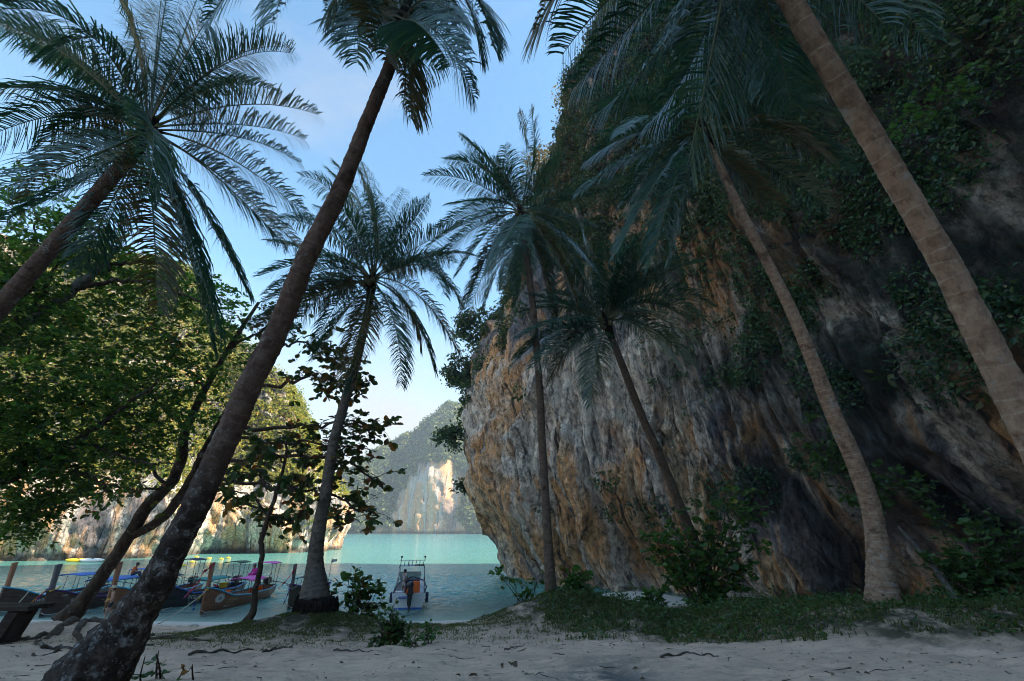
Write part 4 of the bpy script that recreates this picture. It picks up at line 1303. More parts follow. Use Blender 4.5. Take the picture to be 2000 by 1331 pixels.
def twig_leaves(cv, n_tw, per, size, mbt, start=0.3, spread=0.9, flat=0.5):
    """twigs off a limb and the leaves they carry"""
    Cs, Ds, Ns, Ss = [], [], [], []
    n = len(cv)
    for k in range(n_tw):
        u = start + (1 - start) * rng.random() ** 0.75
        p0 = cv[min(n - 1, int(u * (n - 1))), :3]
        tg = unit(cv[min(n - 1, int(u * (n - 1)) + 1), :3] - cv[max(0, int(u * (n - 1)) - 1), :3])
        d = rng.normal(size=3)
        d[2] *= flat
        d = unit(d + 0.7 * tg)
        Lt = spread * rng.uniform(0.35, 1.1)
        p1 = p0 + d * Lt * 0.5 + [0, 0, 0.05]
        p2 = p0 + d * Lt + [0, 0, -0.05 * Lt]
        mbt.tube([p0, p1, p2], [0.012, 0.008, 0.004], 4, False)
        for q in range(per):
            f = rng.uniform(0.35, 1.0) if q > per * 0.45 else 1.0
            c = p0 + (p2 - p0) * f
            a = rng.normal(size=3)
            a[2] = a[2] * 0.35 - 0.15
            dl = unit(a + 0.8 * d)
            nn = unit(np.array([0, 0, 1.0]) + 0.55 * rng.normal(size=3))
            Cs.append(c)
            Ds.append(dl)
            Ns.append(nn)
            Ss.append(size * rng.uniform(0.6, 1.2))
    return np.array(Cs), np.array(Ds), np.array(Ns), np.array(Ss)


def pick(n, table):
    nm, w = zip(*table)
    w = np.array(w) / sum(w)
    return [nm[i] for i in rng.choice(len(nm), n, p=w)]


parts_ = [twig_leaves(cv, 44 if i < 6 else 46, 8, 0.30 if i < 6 else 0.24, mbb, 0.25, 1.0) for i, cv in enumerate(brs)]
mbb.build('branches', M['bark'], treeA)
big = [np.concatenate([parts_[i][k] for i in range(6)]) for k in range(4)]
sel = np.argsort(-big[3] - 0.08 * rng.random(len(big[3])) - 0.02 * big[0][:, 0])
s1, s2 = sel[:290], sel[290:]
leaf_objs(treeA, *[b[s1] for b in big], pick(290, [('almond_green', 5), ('almond_olive', 3), ('almond_orange', 1.6), ('almond_red', 1.0), ('almond_brown', 1.4)]))
rest = [np.concatenate([big[k][s2]] + [parts_[i][k] for i in range(6, len(parts_))]) for k in range(4)]
Vv, Ff = leaves_np(*rest, OVAL)
tag(mk('crown', Vv, Ff, M['almond'], treeA, smooth=False), None, None, None, 'stuff')
# surface roots
for sp in ([(170, 1212, 16, 20.6), (230, 1222, 12, 18.4), (280, 1232, 8, 16.5), (300, 1240, 5, 15.6)], [(150, 1212, 18, 20.5), (100, 1232, 13, 16.2), (40, 1245, 10, 14.3), (-30, 1262, 8, 13)],
           [(165, 1214, 14, 20), (150, 1238, 10, 15.5), (215, 1252, 9, 13.6), (300, 1250, 6, 13.4)], [(120, 1228, 9, 17), (70, 1256, 7, 13.4), (150, 1266, 6, 12.4), (205, 1268, 5, 12.2)]):
    rows = []
    for px, py, w, Yd in sp:
        p3 = at(px, py, Yd)
        rows.append([p3[0], Yd, float(ground_fine(p3[0], Yd)) + 0.02, w * 0.5 * mpp(px, py, Yd)])
    cv = catmull(np.array(rows), 30)
    cv[:, 2] = ground_fine(cv[:, 0], cv[:, 1]) + 0.01 + 0.03 * np.sin(np.arange(30) * 0.7)
    MB().tube(cv[:, :3], cv[:, 3], 8).build('root', M['bark'], treeA)

for sp in ([(60, 1225, 8, 15), (10, 1240, 7, 13.5), (-40, 1250, 5, 12.8)], [(225, 1218, 9, 17), (330, 1228, 7, 14.5), (410, 1232, 4, 13.6)], [(190, 1250, 8, 13.2), (110, 1268, 6, 12.0), (60, 1290, 4, 11)], [(215, 1232, 7, 15), (190, 1262, 6, 12.6), (230, 1282, 4, 11.4)]):
    rows = []
    for px, py, w, Yd in sp:
        p3 = at(px, py, Yd)
        rows.append([p3[0], Yd, 0.0, w * 0.5 * mpp(px, py, Yd)])
    cv = catmull(np.array(rows), 30)
    cv[:, 2] = ground_fine(cv[:, 0], cv[:, 1]) + 0.01 + 0.035 * np.sin(np.arange(30) * 0.55)
    cv[:, 0] += 0.12 * np.sin(np.arange(30) * 0.45)
    MB().tube(cv[:, :3], cv[:, 3], 8).build('root', M['bark'], treeA)

# tree B: fine-leaved tree outside the left edge, limbs reaching in
tb_base = np.array([-17.5, 14.5, float(ground(-17.5, 14.5)) - 0.1])
treeB = empty('fine_leaved_tree', tb_base, 'large green tree with fine leaves filling the left side, pale limb rising through it', 'tree')
mb = MB()
rows = np.array([[-17.5, 14.5, tb_base[2] - 0.2, 0.42], [-17.2, 14.6, 4.2, 0.34], [-16.6, 14.4, 6.2, 0.30], [*at(-60, 730, 14), 0.22]])
cv = catmull(rows, 30)
mb.tube(cv[:, :3], cv[:, 3], 12)
limb(mb, [(-60, 730, 30, 14), (0, 670, 26, 14), (95, 600, 23, 14.2), (165, 548, 19, 14.4), (205, 512, 13, 14.6), (230, 480, 8, 14.8), (252, 455, 5, 15)], 10, 0.12, 40)
mb.build('trunk', M['bark_pale'], treeB)
mb = MB()
brB = [limb(mb, sp, 7, 0.2, 30) for sp in (
    [(165, 548, 12, 14.4), (230, 520, 8, 14.8), (290, 510, 6, 15), (350, 530, 3, 15.2)], [(140, 565, 13, 14.3), (240, 548, 8, 14.8), (330, 560, 6, 15.2), (420, 610, 3, 15.6)],
    [(-120, 1000, 30, 14.5), (0, 945, 24, 14.8), (80, 890, 20, 15), (165, 850, 15, 15.4), (250, 790, 8, 15.8), (310, 740, 4, 16)], [(110, 880, 10, 15.1), (180, 870, 7, 15.6), (260, 900, 5, 16), (340, 905, 3, 16.4)],
    [(60, 620, 12, 14.2), (110, 520, 8, 14), (170, 420, 4, 13.8)], [(-40, 720, 14, 14), (40, 600, 9, 13.4), (70, 480, 5, 13), (60, 380, 3, 12.8)], [(80, 890, 9, 15), (150, 920, 6, 15.4), (220, 960, 4, 15.8)])]
blobs = [(50, 440, 115, 12.8, 1.0), (170, 470, 70, 14.5, .6), (120, 560, 110, 15, 1.0), (30, 610, 90, 13.5, .9), (60, 720, 120, 14, 1.1), (200, 670, 105, 16.5, 1.0), (300, 640, 70, 17, .55), (120, 820, 120, 15, 1.1), (245, 770, 100, 17, 1.0), (345, 740, 70, 18, .6),
         (60, 940, 85, 15.5, .9), (190, 910, 70, 17, .6), (50, 1010, 45, 16, .45), (390, 800, 60, 18.5, .45), (440, 720, 60, 19, .35), (330, 830, 60, 18, .5), (-60, 560, 110, 12.5, .8), (-80, 800, 120, 13.5, .8), (420, 640, 55, 18.5, .3), (270, 860, 60, 17.5, .45), (400, 580, 50, 16, .3), (340, 560, 40, 15.5, .25), (30, 860, 80, 14.2, .8), (330, 530, 65, 17, .7), (410, 600, 60, 18, .6), (450, 680, 55, 19, .5), (265, 560, 70, 16.5, .6)]
Cs, Ds, Ns, Ss = [], [], [], []
for px, py, r, Yd, w in blobs:
    c = at(px, py, Yd)
    R = r * mpp(px, py, Yd)
    ntw = int(270 * w * (0.55 if px > 280 else 1.0))
    d = rnd_dirs(ntw)
    rr = rng.uniform(0.15, 1.0, ntw) ** 0.55
    tw = c + d * (R * rr)[:, None] * np.array([1.05, 1.0, 0.9])
    lay = unit(np.array([0, 0, 1.0]) + 0.35 * rng.normal(size=(ntw, 3)))
    td = unit(np.cross(lay, rnd_dirs(ntw)) + 0.4 * d)
    for i in range(ntw):
        m = 14
        sd = np.cross(lay[i], td[i])
        u = rng.uniform(0, 1, m)
        sg = np.where(np.arange(m) % 2 == 0, 1.0, -1.0)
        Lt = rng.uniform(0.35, 0.7)
        Cs.append(tw[i] + np.outer(u * Lt, td[i]) + [0, 0, 1] * (-0.12 * u[:, None] ** 2))
        Ds.append(np.outer(sg, sd) + 0.6 * td[i] + 0.25 * rng.normal(size=(m, 3)))
        Ns.append(lay[i] + 0.35 * rng.normal(size=(m, 3)))
        Ss.append(np.clip(0.135 * np.exp(rng.normal(0, 0.38, m)), 0.06, 0.30))
    for i in range(0, ntw, 8):
        mb.tube([c + (tw[i] - c) * 0.35, tw[i] * 0.5 + c * 0.5 + rng.normal(0, 0.1, 3), tw[i], tw[i] + td[i] * 0.5], [0.016, 0.011, 0.007, 0.003], 4, False)
mb.build('branches', M['bark'], treeB)
Vv, Ff = leaves_np(np.concatenate(Cs), np.concatenate(Ds), np.concatenate(Ns), np.concatenate(Ss), RHOMB)
tag(mk('crown', Vv, Ff, M['fine_leaf'], treeB, smooth=False), None, None, None, 'stuff')

# slender sapling left of the mound palm
sb = at(487, 1214, 16.6)
sap = empty('slender_tree', sb, 'slender crooked tree with drooping dark leaves between brown boat and mound', 'tree')
mb = MB()
cvs = limb(mb, [(478, 1220, 22, 16.6), (494, 1190, 15, 16.6), (499, 1150, 12, 16.6), (511, 1100, 11, 16.5), (510, 1062, 11, 16.5), (524, 1010, 9, 16.4), (540, 960, 8, 16.4), (556, 905, 6, 16.3), (560, 860, 4, 16.2)], 8, 0.06, 44)
mb.build('trunk', M['bark'], sap)
mb = MB()
bs = [limb(mb, s_, 5, 0.1, 16) for s_ in ([(524, 1010, 6, 16.4), (490, 970, 4, 16.2), (450, 960, 2.5, 16)], [(540, 960, 5, 16.4), (500, 930, 4, 16.6), (460, 920, 2, 16.7)], [(540, 955, 5, 16.4), (570, 930, 4, 16.1), (600, 930, 2, 16)], [(556, 905, 4, 16.3), (530, 880, 3, 16), (500, 880, 2, 15.9)], [(548, 930, 4, 16.3), (580, 960, 3, 16.2), (590, 1000, 2, 16.1)])]
pl = [twig_leaves(c_, 12, 6, 0.30, mb, 0.3, 0.45) for c_ in bs]
mb.build('branches', M['bark'], sap)
pl = [np.concatenate([p_[k] for p_ in pl]) for k in range(4)]
pl[1] = unit(pl[1] + np.array([0, 0, -0.9]))
pl[2] = rnd_dirs(len(pl[0]), 0.4)
sel = rng.permutation(len(pl[0]))[:280]
leaf_objs(sap, *[b[sel] for b in pl], pick(len(sel), [('almond_green', 6), ('shrub_leaf', 4), ('almond_olive', 2), ('almond_orange', .7), ('almond_brown', 1.2)]))


# ------------------------------------------------------------------ bushes and saplings
def bush(name, label, cat, base, heads, n_stem, per, size, matname, group=None, single=True, stemmat='bark', n_tw=5, mat2=None, spread=0.5):
    root_o = empty(name, base, label, cat, group)
    mb_ = MB()
    Ls = []
    for h in heads:
        h = np.asarray(h, float)
        for k in range(n_stem):
            b0 = base + np.array([rng.normal(0, 0.08), rng.normal(0, 0.08), -0.05])
            hl = float(np.linalg.norm(h - base))
            e = h + rng.normal(0, min(0.12, 0.15 * hl), 3)
            mid = (b0 + e) / 2 + rng.normal(0, min(0.10, 0.09 * hl), 3)
            cv_ = catmull(np.array([[*b0, 0.016], [*mid, 0.011], [*e, 0.005]]), 14)
            mb_.tube(cv_[:, :3], cv_[:, 3], 5, False)
            Ls.append(twig_leaves(cv_, n_tw, per, size, mb_, 0.35, spread, 0.6))
    mb_.build('stems', M[stemmat], root_o)
    A = [np.concatenate([l[k] for l in Ls]) for k in range(4)]
    n = len(A[0])
    if single:
        order = np.argsort(-A[3])
        s1_ = order[:min(280, n)]
        nm = pick(len(s1_), [(matname, 8)] + (mat2 or []))
        leaf_objs(root_o, *[a[s1_] for a in A], nm)
        s2_ = order[280:]
    else:
        s2_ = np.arange(n)
    if len(s2_):
        Vv_, Ff_ = leaves_np(*[a[s2_] for a in A], OVAL)
        tag(mk('foliage', Vv_, Ff_, M[matname], root_o, smooth=False), None, None, None, 'stuff')
    return root_o


def on_ground(px, py, Yd):
    p = at(px, py, Yd)
    p[2] = float(ground_fine(p[0], Yd))
    return p


def heads_px(lst):
    return [at(*l) for l in lst]


bush('leafy_sapling', 'tall young plant of round leaves growing by the water right of the mound palm', 'sapling', on_ground(693, 1215, 17.0),
     heads_px([(690, 1115, 17), (715, 1110, 16.9), (740, 1140, 17.1), (700, 1150, 16.8), (725, 1165, 17), (680, 1170, 17.1), (745, 1165, 16.9), (665, 1195, 17), (725, 1195, 16.8)]), 2, 5, 0.26, 'bush_leaf', n_tw=4, mat2=[('almond_olive', 4), ('almond_orange', .2)], spread=0.35)
bush('dark_shrub', 'dark bushy shrub standing on bare sand in front of the speedboat', 'shrub', on_ground(762, 1257, 12.6),
     heads_px([(745, 1215, 12.6), (770, 1205, 12.6), (760, 1225, 12.4), (785, 1225, 12.6), (742, 1238, 12.6), (775, 1240, 12.5)]), 3, 6, 0.13, 'shrub_leaf', n_tw=6, mat2=[('almond_green', 2)], spread=0.28)
bush('small_plant', 'small knee high plant right of the dark shrub on sand', 'plant', on_ground(832, 1250, 12.8),
     heads_px([(828, 1228, 12.8), (842, 1222, 12.8), (836, 1238, 12.7)]), 2, 5, 0.12, 'bush_leaf', n_tw=3, spread=0.2)
bush('sprawling_plant', 'low pale green plant sprawling at the foot of the dark shrub', 'plant', on_ground(795, 1258, 12.4),
     heads_px([(790, 1240, 12.4), (805, 1250, 12.3), (815, 1255, 12.2)]), 2, 5, 0.11, 'bush_leaf', n_tw=3, spread=0.2)
bush('green_bush', 'big bright green bush at the cliff foot beside the leaning young palm', 'bush', on_ground(1370, 1185, 19.0),
     heads_px([(1290, 1030, 19), (1330, 1000, 18.8), (1380, 985, 19), (1420, 960, 19), (1400, 1030, 18.6), (1340, 1060, 18.6), (1300, 1090, 18.8), (1450, 1010, 19.2), (1480, 1060, 19), (1360, 1110, 18.5), (1420, 1100, 18.6), (1260, 1040, 19), (1490, 990, 19.4), (1450, 945, 19.4), (1320, 1130, 18.5), (1400, 1150, 18.4), (1460, 1130, 18.4)]), 3, 6, 0.27, 'bush_leaf', n_tw=6, mat2=[('almond_olive', 1), ('almond_green', 1)], spread=0.6)
bush('low_bush', 'low round bright bush under the orange rock, left of the big bush', 'bush', on_ground(1270, 1188, 18.5),
     heads_px([(1250, 1155, 18.5), (1275, 1160, 18.4), (1290, 1170, 18.5)]), 3, 6, 0.22, 'bush_leaf', n_tw=4, spread=0.35)
bush('green_shrub', 'green shrub close on the right of the slim palm base', 'shrub', on_ground(1120, 1190, 17.6),
     heads_px([(1110, 1130, 17.6), (1135, 1120, 17.6), (1125, 1150, 17.5), (1145, 1150, 17.6), (1105, 1165, 17.5)]), 3, 6, 0.22, 'bush_leaf', n_tw=5, spread=0.4, mat2=[('almond_orange', .15)])
bush('thin_shrub', 'thin sparse shrub left of the slim palm at the water', 'shrub', on_ground(1018, 1192, 17.6),
     heads_px([(990, 1115, 17.8), (1010, 1160, 17.6), (1035, 1130, 17.7), (1045, 1105, 17.7), (1050, 1150, 17.5), (975, 1108, 17.8)]), 1, 5, 0.20, 'bush_leaf', n_tw=5, spread=0.35)
bush('bank_bush', 'dark leafy bush low on the bank beyond the tall pale palm', 'bush', on_ground(1900, 1150, 14.0),
     heads_px([(1850, 1050, 14), (1900, 1040, 14), (1950, 1050, 13.8), (1990, 1070, 13.6), (1880, 1090, 13.6), (1960, 1110, 13.4), (1830, 1120, 13.6), (2010, 1040, 13.8), (1910, 1130, 13.2)]), 3, 6, 0.24, 'shrub_leaf', n_tw=6, mat2=[('bush_leaf', 1.5)], spread=0.55)
bush('wall_bush', 'dark hanging bush on the cliff face behind the tall pale palm', 'bush', at(1680, 940, 17.5),
     heads_px([(1570, 840, 17), (1600, 880, 17), (1640, 900, 17), (1690, 920, 16.8), (1740, 930, 16.8), (1780, 950, 16.6), (1820, 970, 16.4), (1650, 960, 16.8), (1720, 980, 16.6)]), 2, 6, 0.24, 'shrub_leaf', n_tw=7, spread=0.7)
bush('vine_tuft', 'tuft of glossy leaves high on the dark cliff at upper right', 'shrub', at(1830, 210, 11.0),
     heads_px([(1790, 190, 10.6), (1830, 180, 10.6), (1870, 150, 10.5), (1900, 170, 10.5), (1760, 240, 10.8), (1720, 260, 10.9)]), 2, 5, 0.17, 'bush_leaf', n_tw=5, spread=0.5)
bush('corner_foliage', 'spray of leaves hanging into the top right corner', 'shrub', at(2030, -60, 9.6),
     heads_px([(1960, 10, 9.4), (1985, 35, 9.4), (1940, -10, 9.4), (2010, 20, 9.4)]), 2, 6, 0.15, 'shrub_leaf', n_tw=6, spread=0.4, mat2=[('bush_leaf', 3)])
bush('seedling', 'tiny seedling with yellowed leaves in the sand beside the big leaning palm', 'seedling', on_ground(372, 1305, 7.6),
     heads_px([(362, 1297, 7.6), (378, 1298, 7.6)]), 1, 3, 0.10, 'almond_orange', n_tw=1, spread=0.08, mat2=[('almond_olive', 6)])
bush('trunk_sprout', 'green sprout growing against the foot of the big leaning palm', 'plant', on_ground(300, 1290, 7.0),
     heads_px([(300, 1262, 7.0), (310, 1280, 7.0), (296, 1275, 6.9)]), 1, 4, 0.11, 'bush_leaf', n_tw=2, spread=0.12)


# small trees clinging to the cliff edge
def cliff_tree(label, cx, cy, Yd, rpx, mat, nleaf, leaf, base_px):
    b0 = at(base_px[0], base_px[1], Yd + 1.0)
    r_ = empty('cliff_tree', b0, label, 'tree', 'trees clinging to the cliff')
    c = at(cx, cy, Yd)
    R = rpx * mpp(cx, cy, Yd)
    m_ = MB()
    m_.tube([b0, (b0 + c) / 2 + [0, 0, 0.2 * R], c], [0.16, 0.12, 0.07], 7)
    cl_ = []
    for k in range(26):
        d = rnd_dirs(1)[0] * np.array([1, 1, 0.8])
        e = c + d * R * rng.uniform(0.5, 1.0)
        m_.tube([c - (c - b0) * 0.2, (c + e) / 2 + [0, 0, 0.1 * R], e], [0.06, 0.04, 0.015], 5, False)
        cl_.append(e)
    m_.build('trunk', M['bark'], r_)
    cl_ = np.array(cl_)
    k = rng.integers(0, len(cl_), nleaf)
    C = cl_[k] + rng.normal(0, 0.17 * R, (nleaf, 3)) * np.array([1, 1, 0.7])
    Vv_, Ff_ = leaves_np(C, rnd_dirs(nleaf), unit(np.array([0, 0, .8]) + rnd_dirs(nleaf)), leaf * rng.uniform(.6, 1.3, nleaf), RHOMB)
    tag(mk('crown', Vv_, Ff_, mat, r_, smooth=False), None, None, None, 'stuff')


cliff_tree('small dark tree jutting left from the cliff edge above the far island', 878, 855, 58, 34, M['cliff_leaf'], 900, 0.45, (935, 880))
cliff_tree('bushy tree on the cliff edge beside the mound palm fronds', 905, 730, 59, 42, M['cliff_leaf'], 2200, 0.5, (950, 770))
cliff_tree('leafy tree high on the cliff edge under the slim palm crown', 935, 640, 60, 48, M['cliff_leaf'], 2400, 0.5, (990, 690))
cliff_tree('small shrub like tree low on the cliff edge near the water', 905, 950, 57, 20, M['cliff_leaf'], 350, 0.4, (925, 960))
cliff_tree('brown leaved tree at the cliff rim right of the slim palm', 1085, 330, 66, 70, M['dry_leaf'], 3600, 0.55, (1130, 420))
cliff_tree('sparse autumn coloured tree topmost on the cliff rim', 1150, 200, 68, 62, M['dry_leaf'], 2300, 0.55, (1190, 300))
cliff_tree('olive tree on the cliff rim behind the slim palm crown', 1060, 440, 63, 60, M['cliff_leaf'], 3000, 0.55, (1100, 520))


# grass and undergrowth
def grass(name, label, n, area_fn, hmin, hmax, mat, wid=0.010):
    pts = area_fn(n)
    x, y = pts[:, 0], pts[:, 1]
    z = ground_fine(x, y)
    n = len(x)
    base = np.stack([x, y, z - 0.01], -1)
    h = rng.uniform(hmin, hmax, n)
    lean = rng.normal(0, 0.45, (n, 2))
    tip = base + np.stack([lean[:, 0] * h, lean[:, 1] * h, h * 0.85], -1)
    mid = base + np.stack([lean[:, 0] * h * 0.35, lean[:, 1] * h * 0.35, h * 0.55], -1)
    a = rng.uniform(0, math.pi, n)
    w = np.stack([np.cos(a), np.sin(a), np.zeros(n)], -1) * wid
    V_ = np.stack([base - w, base + w, mid - w * .7, mid + w * .7, tip], 1).reshape(-1, 3)
    o_ = (np.arange(n) * 5)[:, None]
    mk_ = mk(name, V_, [np.array([[0, 1, 3, 2]]) + o_, np.array([[2, 3, 4]]) + o_], mat, smooth=False)
    return tag(mk_, label, None, None, 'stuff')


def mound_pts(i, n):
    mx_, my_, mh, sx, sy = MOUNDS[i]
    p = rng.normal(size=(n, 2)) * np.array([sx * 1.05, sy * 0.95]) + np.array([mx_, my_ - 0.2])
    k = fbm(p[:, 0] * 0.9, p[:, 1] * 0.9, 2.0, 3) > -0.25
    return p[k]


def bank_pts(n):
    p = np.stack([rng.uniform(0.8, 24, n), rng.uniform(6.8, 22, n)], -1)
    ed = 13.3 - 0.5 * np.minimum(p[:, 0], 11) + 1.1 * fbm(p[:, 0] * 0.5, p[:, 1] * 0.5, 3, 3) + np.abs(rng.normal(0, 0.35, n))
    keep = (p[:, 1] > ed) & (p[:, 1] < 19 + 0.3 * p[:, 0]) & (rng.random(n) < np.clip(1.3 - (p[:, 1] - ed) / 14, 0.2, 1))
    keep &= fbm(p[:, 0] * 0.8, p[:, 1] * 0.8, 6.0, 3) > -0.10 - 0.22 * np.clip(p[:, 1] - ed, 0, 3)
    return p[keep]


grass('mound_grass', 'short dry grass on the mound of the grey palm', 48000, lambda n: mound_pts(0, n), 0.02, 0.085, M['grass'])
grass('slope_grass', 'short grass on the mound of the slim palm', 52000, lambda n: np.concatenate([mound_pts(1, n // 2), mound_pts(2, n // 2)]), 0.02, 0.09, M['grass'])
grass('bank_grass', 'grass and weeds along the right bank', 120000, bank_pts, 0.03, 0.17, M['grass'], 0.012)
pts = bank_pts(60000)[:26000]
z = ground_fine(pts[:, 0], pts[:, 1])
hgt = np.abs(rng.normal(0, 0.20, len(pts))) * np.clip(0.35 + 0.9 * (fbm(pts[:, 0] * 0.9, pts[:, 1] * 0.9, 9, 3) + 0.2), 0.12, 1.6)
C = np.stack([pts[:, 0], pts[:, 1], z + hgt], -1)
Vv, Ff = leaves_np(C, rnd_dirs(len(C), 0.5), unit(np.array([0, 0, 1.0]) + 0.6 * rng.normal(size=(len(C), 3))), rng.uniform(0.05, 0.15, len(C)), RHOMB)
tag(mk('undergrowth', Vv, Ff, M['shrub_leaf'], smooth=False), 'leafy undergrowth on the right bank', None, None, 'stuff')

n = 3600
pts = np.stack([rng.uniform(-14, 16, n), 5.3 + 20 * rng.random(n) ** 1.6], -1)
pts = pts[(fbm(pts[:, 0] * 0.5, pts[:, 1] * 0.6, 14, 3) > -0.15)]
z = ground_fine(pts[:, 0], pts[:, 1])
C = np.stack([pts[:, 0], pts[:, 1], z + 0.012], -1)
Vv, Ff = leaves_np(C, rnd_dirs(len(C), 0.15), unit(np.array([0, 0, 1.0]) + 0.35 * rng.normal(size=(len(C), 3))), 0.015 + 0.09 * rng.random(len(C)) ** 3, RHOMB)
tag(mk('leaf_litter', Vv, Ff, M['litter'], smooth=False), 'small dead leaves and bits scattered on the sand', None, None, 'stuff')


# ------------------------------------------------------------------ long-tail boats
def text_mesh(s, size):
    cu = bpy.data.curves.new('lettering', 'FONT')
    cu.body = s
    cu.size = size
    cu.align_x = 'LEFT'
    cu.resolution_u = 2
    o = bpy.data.objects.new('lettering', cu)
    COL.objects.link(o)
    dg = bpy.context.evaluated_depsgraph_get()
    me = bpy.data.meshes.new_from_object(o.evaluated_get(dg))
    bpy.data.objects.remove(o)
    V_ = np.zeros(len(me.vertices) * 3)
    me.vertices.foreach_get('co', V_)
    V_ = V_.reshape(-1, 3)
    me.calc_loop_triangles()
    T_ = np.zeros(len(me.loop_triangles) * 3, int)
    me.loop_triangles.foreach_get('vertices', T_)
    bpy.data.meshes.remove(me)
    return V_, T_.reshape(-1, 3)


def hull_fn(L, beam, bow_h, mid_h, stern_h):
    def zg(s):
        return np.interp(s / L, [0, 0.1, 0.25, 0.45, 0.8, 1.0], [bow_h, bow_h * 0.86, mid_h * 1.22, mid_h, mid_h * 1.02, stern_h])

    def hb(s):
        return beam * 0.5 * np.interp(s / L, [0, 0.05, 0.12, 0.25, 0.45, 0.8, 1.0], [0.06, 0.22, 0.46, 0.80, 1.0, 0.95, 0.62])

    def zk(s):
        return np.interp(s / L, [0, 0.03, 0.2, 0.85, 1.0], [-0.05, -0.22, -0.35, -0.35, -0.05])

    def pt(s, f):
        """s along from the bow, f 0 keel .. 1 gunwale, on the +x side"""
        s = np.asarray(s, float)
        f = np.asarray(f, float)
        z = zk(s) + (zg(s) - zk(s)) * f
        x = hb(s) * np.interp(f, [0, 0.12, 0.35, 0.7, 1.0], [0.0, 0.42, 0.74, 0.92, 1.0])
        return np.stack([x, s + 0.0 * f, z], -1)
    return zg, hb, zk, pt


